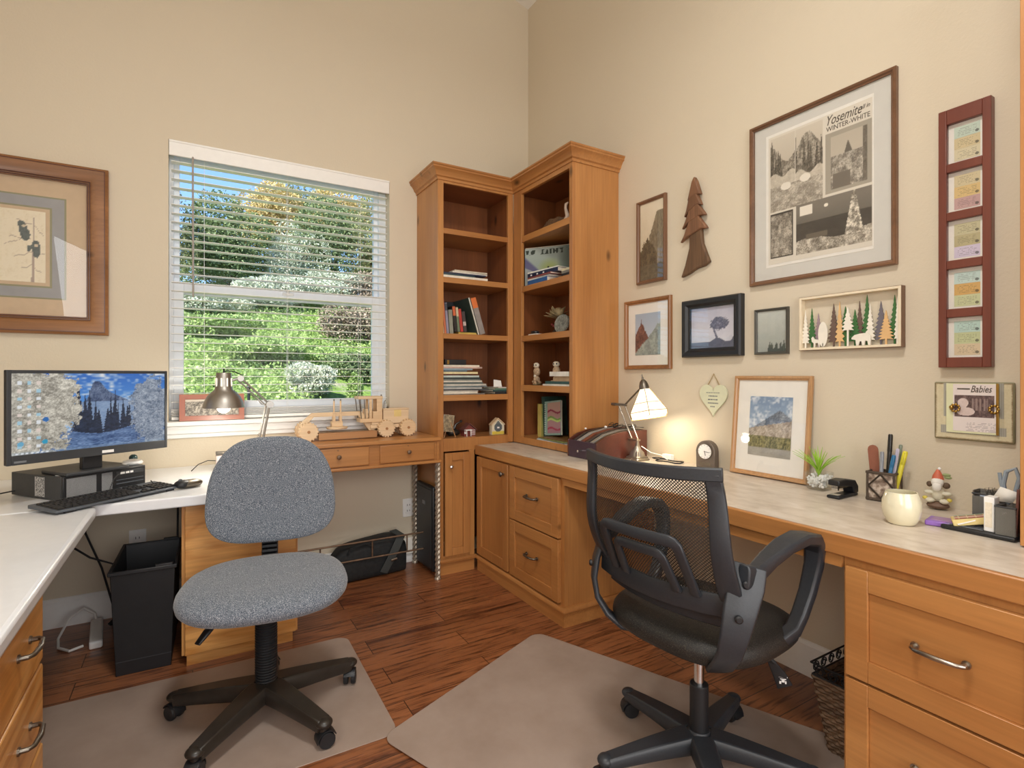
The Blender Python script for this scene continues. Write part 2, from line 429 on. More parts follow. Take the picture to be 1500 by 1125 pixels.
def firs(U, V, base, n, h, k, wd=.03, x0=0, x1=1):
    m = np.zeros(U.shape, bool); rs = np.random.RandomState(k)
    for i in range(n):
        cx = x0 + (x1 - x0) * (i + rs.rand()) / n; hh = h * (.6 + .5 * rs.rand()); w_ = wd * (.7 + .6 * rs.rand())
        t = (V - base) / hh
        m |= (t > -.5) & (t < 1) & (np.abs(U - cx) < w_ * (1 - t) * (.65 + .35 * np.abs(np.sin(t * 30))))
    return m
def picture(name, w_, h_, fn, parent, loc=(0, 0, 0), res=.004, mat='pic', emit=None):
    """flat painted sheet in local x (right) / z (up), its lower left corner at loc, facing -y"""
    nx = max(3, min(340, int(w_ / res))); ny = max(3, min(300, int(h_ / res)))
    u = np.linspace(0, 1, nx); v = np.linspace(0, 1, ny); U, V = np.meshgrid(u, v)
    rgb = np.clip(fn(U, V), 0, 1); lin = np.where(rgb <= .04045, rgb / 12.92, ((rgb + .055) / 1.055) ** 2.4)
    co = np.stack([loc[0] + U * w_, np.full(U.shape, loc[1]), loc[2] + V * h_], -1).reshape(-1, 3)
    idx = np.arange(nx * ny).reshape(ny, nx)
    f = np.stack([idx[:-1, :-1], idx[:-1, 1:], idx[1:, 1:], idx[1:, :-1]], -1).reshape(-1, 4)
    me = bpy.data.meshes.new(name); me.from_pydata(co.tolist(), [], f.tolist())
    at = me.color_attributes.new('Col', 'FLOAT_COLOR', 'POINT')
    at.data.foreach_set('color', np.concatenate([lin.reshape(-1, 3), np.ones((nx * ny, 1))], 1).astype('f').ravel())
    me.materials.append(M[mat]); o = bpy.data.objects.new(name, me); COL.objects.link(o)
    if parent: o.parent = parent
    return o

def molding(path, prof, T=None, n0=None, n1=None):
    """sweep prof [(out, z)] along a 2D path with mitred corners; 'out' is to the right of travel"""
    mb = MB(); P = [Vector((p[0], p[1])) for p in path]; rg = []
    for i, p in enumerate(P):
        def nrm(a, b): d = (b - a).normalized(); return Vector((d.y, -d.x))
        a = nrm(P[i - 1], p) if i > 0 else (Vector(n0) if n0 else None); b = nrm(p, P[i + 1]) if i < len(P) - 1 else (Vector(n1) if n1 else None)
        if a is None: a = b
        if b is None: b = a
        m_ = (a + b); m_ = m_ / max(.3, m_.dot(a)) if m_.length > 1e-6 else a
        rg.append([(p.x + m_.x * o, p.y + m_.y * o, z) for o, z in prof])
    return mb.rings(rg, True, True, T)

# ============================================================ ROOM SHELL
def st(name, mb, mat, **k):
    o = mb.build(name, mat, **k); o['kind'] = 'structure'; return o
LW, BW, HC = -3.12, -5.2, 3.856
st('floor', B(LW - .1, .12, BW - .1, .15, -.05, 0), 'floor', smooth=0)
WX0, WX1, WZ0, WZ1 = -2.206, -1.036, .95, 2.412
wb = MB().box(LW - .1, WX0, 0, .15, 0, 4.9).box(WX1, .12, 0, .15, 0, 4.2).box(WX0, WX1, 0, .15, 0, WZ0).box(WX0, WX1, 0, .15, WZ1, 4.6)
st('wall_back', wb, 'wall', smooth=0)
st('wall_right', B(0, .12, BW, 0, 0, 4.1), 'wall', smooth=0)
st('wall_left', B(LW - .1, LW, BW, 0, 0, 4.9), 'wall', smooth=0)
st('wall_front', B(LW - .1, .12, BW - .1, BW, 0, 4.9), 'wall', smooth=0)
# ceiling rises gently to the left
cz = lambda x: HC - .27 * x
cm = MB(); cm.add([(x, y, cz(x) + t) for x in (LW - .1, .12) for y in (BW - .1, .15) for t in (0, .1)],
                  [(0, 1, 3, 2), (4, 6, 7, 5), (0, 4, 5, 1), (2, 3, 7, 6), (0, 2, 6, 4), (1, 5, 7, 3)])
st('ceiling', cm, 'ceil', smooth=0)
bb = [(0, 0), (.016, 0), (.016, .095), (.012, .108), (.013, .12), (.006, .132), (0, .135)]
st('baseboard_back', molding([(LW, 0), (-.86, 0)], bb), 'trim', smooth=30)
st('baseboard_right', molding([(0, -1.24), (0, -2.50)], bb), 'trim', smooth=30)
st('baseboard_left', molding([(LW, BW), (LW, -2.7)], bb, n0=(1, 0), n1=(1, 0)), 'trim', smooth=30)

# window sill and apron under the window
sl = MB().box(WX0 - .03, WX1 + .03, -.05, .0, .928, .952).box(WX0, WX1, 0, .07, .935, .952).box(WX0 - .02, WX1 + .02, -.022, 0, .885, .928).box(WX0 - .02, WX1 + .02, -.014, 0, .862, .885)
st('trim_1', sl, 'trim', bevel=.004)

# ---- window_1: white vinyl double-hung window
wroot = thing('window_1', None, None, (0, 0, 0)); wroot['kind'] = 'structure'
def rect_frame(mb, x0, x1, z0, z1, wl, wr, wb_, wt, y0, y1):
    return mb.box(x0, x0 + wl, y0, y1, z0, z1).box(x1 - wr, x1, y0, y1, z0, z1).box(x0 + wl, x1 - wr, y0, y1, z0, z0 + wb_).box(x0 + wl, x1 - wr, y0, y1, z1 - wt, z1)
f = MB(); rect_frame(f, WX0, WX1, WZ0, WZ1, .022, .045, .05, .05, .075, .145)
f.build('window_frame', 'vinyl', wroot, bevel=.003)
us = MB(); rect_frame(us, WX0 + .018, WX1 - .04, 1.625, WZ1 - .045, .03, .03, .06, .035, .105, .135); us.build('upper_sash', 'vinyl', wroot, bevel=.003)
ls = MB(); rect_frame(ls, WX0 + .02, WX1 - .042, WZ0 + .045, 1.688, .047, .047, .055, .055, .078, .104); ls.build('lower_sash', 'vinyl', wroot, bevel=.003)
B(WX0 + .045, WX1 - .068, .118, .122, 1.68, WZ1 - .078).build('upper_pane', 'wglass', wroot, smooth=0)
B(WX0 + .065, WX1 - .088, .09, .094, WZ0 + .098, 1.635).build('lower_pane', 'wglass', wroot, smooth=0)
lk = MB().box(-1.65, -1.59, .066, .078, 1.655, 1.672).cyl((-1.62, .07, 1.672), (-1.62, .07, 1.684), .008); lk.build('window_latch', 'white', wroot, bevel=.002)

# ---- window blind
bl = thing('window_blind', 'white two inch slatted blind hanging open in the window', 'blind', (0, 0, 0))
val = MB().box(WX0 + .002, WX1 - .002, -.006, .006, WZ1 - .082, WZ1 - .002).box(WX0 + .002, WX1 - .002, -.010, .0, WZ1 - .014, WZ1 - .002)
val.build('valance', 'slat', bl, bevel=.003)
B(WX0 + .006, WX1 - .006, .008, .062, WZ1 - .06, WZ1 - .004).build('headrail', 'vinyl', bl, bevel=.002)
sm = MB(); z = WZ1 - .105
SX0, SX1 = WX0 + .012, WX1 - .012
nsl = 0
while z > 1.035:
    sm.box(SX0, SX1, -.024, .024, -.0013, .0013, T=Matrix.Translation((0, .036, z))); z -= .0449; nsl += 1
for i in range(5): sm.box(SX0, SX1, .011, .060, .978 + i * .0075, .981 + i * .0075)
sm.build('slats', 'slat', bl, smooth=0)
B(SX0, SX1, .011, .061, .956, .973).build('bottom_rail', 'slat', bl, bevel=.003)
for x in (-2.045, -1.63, -1.215):
    c = MB()
    for y in (.0125, .0595): c.cyl((x, y, .96), (x, y, WZ1 - .05), .0009, n=5)
    c.build('ladder_cord', 'slat', bl)
c = MB().cyl((-2.098, -.012, 2.335), (-2.096, -.014, 1.60), .0045, n=8).tube([(-2.098, -.012, 2.33), (-2.098, .0, 2.345), (-2.098, .008, 2.34)], .002, 6)
c.build('tilt_wand', plain('clear_grey_wand', '#a39c94', .25), bl)

# ============================================================ OUTDOORS: hillside garden
def hill(x, y):
    return -.35 + max(0, min(y, 10.5) - 1.2) * .36 + .07 * math.sin(x * 1.3 + y * .7) + .05 * math.sin(x * 2.9 - y * 1.7) + max(0, y - 10.5) * .06
N = 70; vs = []; fs = []
for j in range(N):
    for i in range(N):
        x = -9 + 22 * i / (N - 1); y = .25 + 27 * (j / (N - 1)) ** 1.4
        vs.append((x, y, hill(x, y)))
for j in range(N - 1):
    for i in range(N - 1): a = j * N + i; fs.append((a, a + 1, a + 1 + N, a + N))
m = NT('planted_hillside'); v = m.coords(rand=False); f_ = m.noise(v, 3.5, 6, .65); g_ = m.noise(v, 26, 4, .7)
c_ = m.mix(m.ramp(f_, [(.35, C('#5c6b3a')), (.52, C('#7d9d3e')), (.68, C('#a9a58a'))]), m.ramp(g_, [(.35, (.4, .45, .35, 1)), (.6, (1, 1, 1, 1))]), .8, 'MULTIPLY')
m.l(c_, m.b.inputs['Base Color']); m.b.inputs['Roughness'].default_value = .9; m.bump(g_, 1, .05)
st('ground', MB().add(vs, fs), m.m)

def leafmat(name, a, b, c, tr=.25):
    m = NT(name); v = m.coords(); f = m.noise(v, 1.6, 3, .6); g = m.noise(v, 16, 3, .7)
    k = m.mix(m.ramp(f, [(.35, C(a)), (.65, C(b))]), C(c), m.ramp(g, [(.5, (0, 0, 0, 1)), (.66, (1, 1, 1, 1))]))
    m.l(k, m.b.inputs['Base Color']); m.b.inputs['Roughness'].default_value = .65
    t = m.n('ShaderNodeBsdfTranslucent'); m.l(k, t.inputs[0]); mx = m.n('ShaderNodeMixShader'); mx.inputs[0].default_value = tr
    m.l(m.b.outputs[0], mx.inputs[1]); m.l(t.outputs[0], mx.inputs[2]); m.l(mx.outputs[0], m.out.inputs[0]); return m.m
LM = {'ivy': leafmat('ivy_leaves', '#6d8b46', '#96ae62', '#c0cb92'), 'dark': leafmat('dark_leaves', '#4c5f3d', '#728657', '#a5b07c'),
      'olive': leafmat('olive_leaves', '#6a7045', '#8f9562', '#c0b98a'), 'silver': leafmat('silver_leaves', '#9aa38a', '#c6cab4', '#e8e9dc'),
      'gold': leafmat('autumn_leaves', '#a89a5a', '#c9b478', '#e2c69a'), 'bare': leafmat('dry_twigs', '#6e6152', '#93836f', '#b8a78e', 0)}
M['bark'] = plain('grey_bark', '#6b5c4d', .9, var=.2, bump=.6)
def leaves(n, pts_fn, size, seed):
    rs = np.random.RandomState(seed); P = pts_fn(rs, n); n = len(P)
    a = rs.normal(size=(n, 3)); a /= np.linalg.norm(a, axis=1)[:, None]; b = rs.normal(size=(n, 3)); b -= a * (a * b).sum(1)[:, None]; b /= np.linalg.norm(b, axis=1)[:, None]
    s_ = size * (.6 + .8 * rs.rand(n))[:, None]
    V = np.stack([P + a * s_, P + b * s_ * .5, P - a * s_, P - b * s_ * .5], 1).reshape(-1, 3)
    F = np.arange(4 * n).reshape(n, 4); return V.tolist(), F.tolist()
def crown(r, lumps, seed):
    rs = np.random.RandomState(seed); c = []
    for i in range(lumps):
        u = rs.normal(size=3); u /= np.linalg.norm(u); c.append((u * np.array(r) * rs.uniform(.35, .72), rs.uniform(.38, .6)))
    def fn(rs, n):
        out = []
        for cc, q in c:
            k = n // lumps; u = rs.normal(size=(k, 3)); u /= np.linalg.norm(u, axis=1)[:, None]
            out.append(cc + u * np.array(r) * q * (.75 + .3 * rs.rand(k))[:, None])
        return np.concatenate(out)
    return fn
_cr = {}
def plant(name, label, cat, x, y, rx, rz_, mat, trunk=0, n=2600, size=.06, seed=0, group=None, z=None):
    key = (mat, rx, rz_, n, size, seed)
    zz = hill(x, y) - .05 if z is None else z
    t = thing(name, label, cat, (x, y, zz), 0, group)
    V, F = leaves(n, crown((rx, rx * .8, rz_), 11, seed), size, seed + 1)
    mb = MB(); mb.v = [(a, b, c + trunk + rz_ * .9) for a, b, c in V]; mb.f = [tuple(q) for q in F]
    mb2 = mb; me = bpy.data.meshes.new('foliage'); me.from_pydata(mb2.v, [], mb2.f); me.materials.append(LM[mat])
    o = bpy.data.objects.new('foliage', me); COL.objects.link(o); o.parent = t
    rs = random.Random(seed); tb = MB().tube([(0, 0, -.1), (.02, 0, trunk * .5), (.05, .03, trunk + rz_ * .9)], [.02 + rx * .05, .02 + rx * .04, .02], 7)
    for i in range(6):
        a = rs.uniform(0, 6.28); h = trunk + rz_ * rs.uniform(.1, .6)
        tb.tube([(.03, 0, h), (rx * .6 * math.cos(a), rx * .5 * math.sin(a), h + rz_ * .7)], [.012 + rx * .015, .006], 5)
    tb.build('trunk' if trunk > .3 else 'stem', 'bark', t)
    return t
# bright ground cover on the slope
rs0 = np.random.RandomState(2)
def gc(rs, n):
    x = rs.uniform(-4.5, 7.5, n); y = .9 + 9.5 * rs.rand(n) ** 1.3
    keep = np.array([math.sin(a * 1.7 + b) + math.sin(b * 2.3 - a * .9) > -.9 for a, b in zip(x, y)])
    x, y = x[keep], y[keep]; z = np.array([hill(a, b) for a, b in zip(x, y)]) + rs.uniform(0, .14, len(x)); return np.stack([x, y, z], 1)
V, F = leaves(90000, gc, .028, 5); me = bpy.data.meshes.new('ground_cover'); me.from_pydata(V, [], F); me.materials.append(LM['ivy'])
o = bpy.data.objects.new('ground_cover', me); COL.objects.link(o)
tag(o, 'bright green leafy ground cover over the slope outside the window', 'ground cover', kind='stuff')
def gx(k, y): return -2.105 + (y + 3.275) * k      # garden plants are set out along lines of sight fanning from the room
PL = [
 ('shrub', 'low bright green bush just above the lamp head outside', 'shrub', .063, 3.5, .42, .17, 'ivy', 0, 21),
 ('shrub', 'rounded pale grey-green bush mid-slope outside the window', 'shrub', .182, 4.6, .42, .24, 'silver', 0, 22),
 ('shrub', 'dark bush in shade at the right of the slope', 'shrub', .272, 5.6, .55, .30, 'dark', 0, 23),
 ('shrub', 'low green bush at the bottom right of the view outside', 'shrub', .285, 3.9, .3, .16, 'ivy', 0, 24),
 ('shrub', 'yellow-green upright sapling at the right of the lower sash', 'shrub', .262, 4.4, .14, .28, 'ivy', 0, 25),
 ('shrub', 'bright green hedge-like bush across the middle of the slope', 'shrub', .117, 6.2, .9, .22, 'ivy', 0, 26),
 ('shrub', 'bright green bush at the upper left of the slope', 'shrub', .02, 7.2, .9, .22, 'ivy', 0, 27),
 ('shrub', 'brown twiggy dry bush at the right of the window view', 'shrub', .280, 7.4, .75, .42, 'bare', 0, 28),
 ('shrub', 'dry brown bush behind the brown twiggy one', 'shrub', .292, 9.6, .8, .5, 'bare', 0, 29),
 ('shrub', 'pale flowering shrub below the meeting rail at left', 'shrub', .015, 9.4, .9, .30, 'silver', 0, 30),
 ('shrub', 'pale flowering shrub in the middle above the green slope', 'shrub', .125, 9.7, 1.0, .42, 'silver', 0, 31),
 ('shrub', 'pale silvery shrub at the upper right of the slope', 'shrub', .226, 9.9, 1.0, .58, 'silver', 0, 32),
 ('tree', 'dark evergreen tree at the left of the upper sash', 'tree', .055, 12.2, 1.3, 1.2, 'dark', .3, 33),
 ('tree', 'bright leafy tree at the far left of the upper sash', 'tree', -.035, 11.2, .8, 1.45, 'olive', .3, 34),
 ('tree', 'dark tree right of centre behind the pale shrubs', 'tree', .222, 13.4, 1.5, 1.75, 'dark', .3, 35),
 ('tree', 'pale grey tree in the middle of the upper sash', 'tree', .152, 12.2, .8, 1.15, 'silver', .3, 36),
 ('tree', 'golden autumn tree near the centre of the upper sash', 'tree', .125, 15.3, 1.4, 1.35, 'gold', 1.7, 37),
 ('tree', 'light olive tree at the right of the upper sash', 'tree', .295, 12.6, 1.1, 1.75, 'olive', .5, 38),
 ('tree', 'pale yellow tree high at the right under the sky', 'tree', .225, 17.4, 1.6, 1.5, 'gold', 2.6, 39),
 ('tree', 'dark tree far up the hill at the left', 'tree', .04, 16.6, 1.6, 1.15, 'dark', .5, 40),
 ('tree', 'olive green tree far up the hill in the middle', 'tree', .17, 19.8, 1.8, 1.7, 'olive', 2.4, 41),
 ('tree', 'dark green tree far up the hill at the right', 'tree', .33, 17.4, 1.6, 1.6, 'dark', .8, 42),
 ('tree', 'broad dark tree left of the part of the garden the window frames', 'tree', -.17, 12.6, 1.5, 1.6, 'dark', .4, 43),
 ('tree', 'olive tree well to the left of the part the window frames', 'tree', -.32, 13.5, 1.5, 1.5, 'olive', .5, 44),
 ('tree', 'olive tree well to the right of the part the window frames', 'tree', .52, 13.0, 1.6, 1.7, 'olive', .5, 45),
]
PL = [(a_, b_, c_, gx(k_, y_), y_) + tuple(r_) for a_, b_, c_, k_, y_, *r_ in PL]
for nm, lb, ct, x, y, rx, rz_, mt, tk, sd in PL:
    plant(nm, lb, ct, x, y, rx, rz_, mt, tk, n=int(6000 + 7000 * min(2, rx)), size=.012 + .020 * rx, seed=sd)
gp = MB().cyl((-1.65, 2.2, hill(-1.65, 2.2) - .1), (-1.65, 2.2, hill(-1.65, 2.2) + 1.15), .013, n=8).ball((-1.65, 2.2, hill(-1.65, 2.2) + 1.15), .018).build('garden_post', 'black')
solo(gp, 'thin black metal post standing on the green slope outside', 'post')

# ============================================================ CABINETRY
def door_panel(mb, x0, x1, z0, z1, y, rail=.055, th=.02, rec=.009):
    """shaker front whose face is at y (facing -y)"""
    mb.box(x0, x0 + rail, y, y + th, z0, z1).box(x1 - rail, x1, y, y + th, z0, z1)
    mb.box(x0 + rail, x1 - rail, y, y + th, z0, z0 + rail).box(x0 + rail, x1 - rail, y, y + th, z1 - rail, z1)
    mb.box(x0 + rail, x1 - rail, y + rec, y + th, z0 + rail, z1 - rail); return mb
def pull(parent, cx, z, y, w_=.1, mat='pewter', tilt=0):
    mb = MB(); h = w_ / 2
    mb.tube([(cx - h, y, z), (cx - h, y - .018, z), (cx - h * .82, y - .026, z), (cx, y - .030, z), (cx + h * .82, y - .026, z), (cx + h, y - .018, z), (cx + h, y, z)], [.006, .0055, .0052, .0062, .0052, .0055, .006], 10)
    for s_ in (-1, 1): mb.cyl((cx + s_ * h, y - .004, z), (cx + s_ * h, y, z), .0095, n=14)
    return mb.build('handle', mat, parent)
def knob(parent, x, z, y, mat='nickel', r=.014, name='knob'):
    mb = MB().lathe([(.005, 0), (.005, .012), (r * .8, .015), (r, .021), (r * .9, .026), (r * .4, .029)], 18, TR((x, y, z), rx=90))
    return mb.build(name, mat, parent)

CROWN = [(0, 2.352), (.006, 2.352), (.008, 2.366), (.018, 2.372), (.022, 2.384), (.034, 2.402), (.046, 2.410), (.046, 2.418), (.052, 2.424), (.052, 2.432), (0, 2.432)]

# ---- left tall bookcase (against the window wall)
t = thing('tall_bookcase', 'tall alder bookcase against the window wall with a narrow door below', 'bookcase', (0, 0, 0))
X0, X1, D = -.855, -.345, -.343
MB().box(X0, X0 + .02, D + .02, -.002, .0, 2.40).build('side_panel', 'alZ', t, bevel=.001)
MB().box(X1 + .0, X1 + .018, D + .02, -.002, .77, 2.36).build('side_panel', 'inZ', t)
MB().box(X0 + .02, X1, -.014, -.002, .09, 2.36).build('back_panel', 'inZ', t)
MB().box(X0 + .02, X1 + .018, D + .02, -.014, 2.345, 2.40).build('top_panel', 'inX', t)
ff = MB().box(X0, -.818, D, D + .02, .09, 2.40).box(-.373, -.3345, D, D + .02, .765, 2.40).box(-.818, -.373, D, D + .02, 2.337, 2.40).box(-.818, -.373, D, D + .02, .735, .812)
ff.box(-.649, -.612, D, D + .02, .09, .735).box(-.818, -.649, D, D + .02, .09, .112)
ff.build('face_frame', 'alZ', t, bevel=.0015)
for z0, z1 in ((2.038, 2.070), (1.746, 1.779), (1.410, 1.442), (1.037, 1.072)):
    MB().box(X0 + .021, X1 - .001, D + .002, -.015, z0, z1).build('shelf', 'alX', t, bevel=.0015)
MB().box(X0 + .021, X1 - .001, D + .021, -.015, .790, .811).build('shelf', 'alX', t)
dm = MB(); door_panel(dm, -.814, -.651, .114, .727, D - .018, .045); d_ = dm.build('door', 'alZ', t, bevel=.0015)
knob(d_, -.782, .647, D - .018, 'chrome', .012)
MB().box(X0 + .0, -.612, D + .004, D + .02, .0, .088).build('plinth', 'alX', t)
molding([(X0, 0), (X0, D - .004), (-.600, D - .004)], [(0, .068), (.008, .072), (.010, .084), (.0, .094)]).build('base_cap', 'alX', t)
molding([(X0, 0), (X0, D), (-.333, D)], CROWN, n1=(1, -1)).build('crown_molding', 'alX', t, smooth=25)

# ---- right tall bookcase standing on the counter (right wall).  local x = away from window wall (-y), local y = toward wall (+x)
def tall_on_counter(label, y0, W, shelves, right_stile, left_stile, crown_ends):
    t = thing('tall_bookcase', label, 'bookcase', (0, y0, 0), -90)
    D = -.333
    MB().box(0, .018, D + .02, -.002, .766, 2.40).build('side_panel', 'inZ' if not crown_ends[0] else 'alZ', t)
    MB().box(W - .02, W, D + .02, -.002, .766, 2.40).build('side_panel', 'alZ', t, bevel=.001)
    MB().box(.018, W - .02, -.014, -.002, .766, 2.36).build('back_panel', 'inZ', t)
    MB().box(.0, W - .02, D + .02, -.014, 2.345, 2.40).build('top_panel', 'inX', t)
    f = MB().box(0, left_stile, D, D + .02, .766, 2.40).box(W - right_stile, W, D, D + .02, .766, 2.40).box(left_stile, W - right_stile, D, D + .02, 2.325, 2.40).box(left_stile, W - right_stile, D, D + .02, .766, .806)
    f.build('face_frame', 'alZ', t, bevel=.0015)
    for z0, z1 in shelves: MB().box(.019, W - .021, D + .002, -.015, z0, z1).build('shelf', 'alX', t, bevel=.0015)
    MB().box(.019, W - .021, D + .021, -.015, .782, .805).build('shelf', 'alX', t)
    pth = ([(0, 0)] if crown_ends[0] else []) + [(0 if crown_ends[0] else -.012, D), (W, D), (W, 0)]
    molding(pth, CROWN).build('crown_molding', 'alX', t, smooth=25)
    return t
tall_on_counter('tall alder bookcase standing on the counter against the right wall', -.345, .618, ((2.022, 2.060), (1.711, 1.745), (1.402, 1.437), (1.094, 1.130)), .03, .095, (0, 1))
tall_on_counter('tall alder cabinet rising from the counter at the right edge', -2.786, .7, ((2.0, 2.03), (1.7, 1.73), (1.4, 1.43), (1.1, 1.13)), .04, .04, (1, 1))

# ---- base cabinet under the right counter: door and two drawers. local x = -(y), face toward -x world
t = thing('base_cabinet', 'alder base cabinet with one door and two drawers under the counter', 'cabinet', (0, -.36, 0), -90)
W = .877; FY = -.59
MB().box(0, .018, FY + .02, -.002, .0, .704).build('side_panel', 'alZ', t)
MB().box(W - .02, W, FY + .02, -.002, .0, .704).build('side_panel', 'alZ', t, bevel=.001)
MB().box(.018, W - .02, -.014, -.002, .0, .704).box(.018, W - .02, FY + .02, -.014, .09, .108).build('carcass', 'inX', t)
MB().box(0, W, FY, FY + .02, .088, .704).build('face_frame', 'alZ', t)
d_ = door_panel(MB(), .008, .376, .105, .697, FY - .02).build('door', 'alZ', t, bevel=.0015); knob(d_, .335, .640, FY - .02, 'pewter', .015)
for z0, z1 in ((.412, .697), (.105, .404)):
    d_ = door_panel(MB(), .398, .850, z0, z1, FY - .02, .055).build('drawer', 'alX', t, bevel=.0015); pull(d_, .624, (z0 + z1) / 2 + .01, FY - .02, .095)
molding([(0, FY - .012), (W + .012, FY - .012), (W + .012, 0)], [(-.012, 0), (.0, 0), (0, .066), (.010, .072), (.010, .082), (.002, .092), (-.012, .092)]).build('base_molding', 'alX', t)

# ---- large drawer cabinet at right front
t = thing('drawer_cabinet', 'large alder file cabinet with two wide drawers under the counter at right', 'cabinet', (0, -2.50, 0), -90)
W = .9
MB().box(0, .018, FY + .02, -.002, .0, .704).build('side_panel', 'alZ', t)
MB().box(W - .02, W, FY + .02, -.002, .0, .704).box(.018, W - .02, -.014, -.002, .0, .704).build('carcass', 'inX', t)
MB().box(0, W, FY, FY + .02, .0, .704).build('face_frame', 'alZ', t)
for z0, z1 in ((.395, .683), (.10, .388)):
    d_ = door_panel(MB(), .012, .435, z0, z1, FY - .02, .055).build('drawer', 'alX', t, bevel=.0015); pull(d_, .2225, (z0 + z1) / 2, FY - .02, .1, 'nickel')
    d_ = door_panel(MB(), .455, .885, z0, z1, FY - .02, .055).build('drawer', 'alX', t, bevel=.0015); pull(d_, .67, (z0 + z1) / 2, FY - .02, .1, 'nickel')

# ---- counter top along the right wall
t = thing('countertop', 'long mottled beige laminate counter with alder edge along the right wall', 'countertop', (0, 0, 0))
MB().box(-.594, -.001, -3.55, -.348, .7062, .7619).build('laminate_top', 'lam', t)
MB().box(-.612, -.594, -3.55, -.348, .706, .7625).build('wood_edge', 'alY', t, bevel=.004)
MB().box(-.6, -.582, -2.498, -1.24, .672, .706).build('apron', 'alY', t)

# ---- white L-shaped computer desk in two pieces and oak pedestals
rb = [(-3.115, -.818)]
for i in range(7):
    a = R(90 - 15 * i); rb.append((-2.40 - .035 + .035 * math.cos(a), -.818 - .035 + .035 * math.sin(a)))
rb += [(-2.40, -2.9), (-3.115, -2.9)]
o = MB().slab(rb, .672, .715).build('computer_desk_return', 'desk', bevel=.012, seg=3)
solo(o, 'white laminate desktop in the left foreground with a rounded corner', 'desk')
o = MB().box(-3.115, -1.705, -.812, -.003, .672, .715).build('computer_desk', 'desk', bevel=.006, seg=3)
solo(o, 'white laminate desktop under the window holding the monitor', 'desk')

t = thing('drawer_pedestal', 'oak drawer pedestal with bowed pulls under the left foreground desktop', 'cabinet', (-2.45, -1.47, 0), 90)
# local x = +y world, local y = -x world; faces +x world.  extends toward -y => negative local x
MB().box(-1.2, 0, .0, .6, .0, .671).build('carcass', 'oakZ', t, bevel=.001)
for z0, z1, hz in ((.462, .665, .566), (.258, .452, .362), (.06, .248, .16)):
    d_ = MB().box(-.62, -.004, -.018, 0, z0, z1).build('drawer', 'oakX', t, bevel=.005); pull(d_, -.19, hz, -.018, .1, 'pewter')
    d_ = MB().box(-1.19, -.63, -.018, 0, z0, z1).build('drawer', 'oakX', t, bevel=.005); pull(d_, -.9, hz, -.018, .1, 'pewter')

t = thing('file_pedestal', 'oak pedestal under the back desktop behind the grey chair', 'cabinet', (-2.139, -.727, 0))
MB().box(0, .446, .018, .62, .042, .671).build('carcass', 'oakZ', t, bevel=.001)
MB().box(.012, .436, .0, .018, .27, .665).box(.012, .436, .0, .018, .046, .262).build('front_panel', 'oakX', t, bevel=.002)
MB().box(.018, .424, .012, .6, .0, .042).build('plinth', 'oakX', t)

# ============================================================ WOODEN CONSOLE DESK with twisted iron legs
t = thing('console_desk', 'narrow wooden writing desk with two drawers and twisted iron legs', 'desk', (-1.695, 0, 0))
L = .835; FYD = -.395
MB().box(-.0, L, FYD - .015, -.004, .812, .832).build('desk_top', 'alX', t, bevel=.004)
MB().box(.01, L - .008, FYD + .004, FYD + .02, .700, .812).box(.01, .026, FYD, -.01, .700, .812).box(L - .024, L - .008, FYD, -.01, .700, .812).box(.01, L - .01, -.026, -.01, .70, .812).build('apron', 'alX', t)
MB().box(0, L + .002, FYD - .012, -.006, .684, .700).build('lower_molding', 'alX', t, bevel=.004)
for x0, x1 in ((.09, .415), (.475, .795)):
    d_ = MB().box(x0, x1, FYD - .008, FYD + .004, .706, .806).build('drawer', 'alX', t, bevel=.004); knob(d_, (x0 + x1) / 2, .762, FYD - .008, 'rust', .012)
    MB().cyl((x0 + .16, FYD - .010, .795), (x0 + .16, FYD - .008, .795), .003).build('keyhole', 'rust', d_)
def twist(x, y):
    rg = []
    for i in range(150):
        z = .012 + i * (.684 - .012) / 149; a0 = z * 52
        rg.append([((.0135 + .0032 * math.cos(4 * a)) * math.cos(a + a0) + x, (.0135 + .0032 * math.cos(4 * a)) * math.sin(a + a0) + y, z) for a in [2 * pi * k / 16 for k in range(16)]])
    return MB().rings(rg).lathe([(.019, 0), (.019, .006), (.014, .012), (.010, .016)], 14, TR((x, y, 0)))
LG = [(.025, -.375), (.825, -.375), (.025, -.045), (.812, -.040)]
for x, y in LG: twist(x, y).build('leg', plain('twisted_iron', '#b5aa9a', .38, .6, var=.2, nscale=60), t)
rl = MB()
for z in (.135, .235):
    for x in (.025, .824): rl.cyl((x, -.375, z), (x, -.045, z), .0055, n=8)
    rl.cyl((.025, -.205, z), (.824, -.205, z), .0055, n=8)
rl.build('stretcher', 'rust', t)
rl = MB()
for x in (.2, .49, .7, .815): rl.cyl((x, -.205, .135), (x, -.205, .235), .0045, n=8)
rl.build('stretcher_post', 'rust', t)

# ============================================================ things on the floor
def matmesh(label, cx, cy, W, D, ang, lip=None):
    p = []
    def rc(x, y, r, a0):
        for i in range(7): a = R(a0 + 15 * i); p.append((x + r * math.cos(a), y + r * math.sin(a)))
    r = .05
    rc(W / 2 - r, D / 2 - r, r, 0); rc(-W / 2 + r, D / 2 - r, r, 90); rc(-W / 2 + r, -D / 2 + r, r, 180); rc(W / 2 - r, -D / 2 + r, r, 270)
    o = MB().slab(p, .0005, .0035).build('chair_mat', 'mat', bevel=.001)
    solo(o, label, 'chair mat', loc=(cx, cy, 0), rz=ang)
    return o
matmesh('frosted plastic floor mat under the grey fabric chair', -2.075, -1.17, 1.14, .76, -1)
o = matmesh('larger frosted plastic floor mat under the black mesh chair', -.92, -1.98, .90, 1.27, 22)
o.location.z = .004

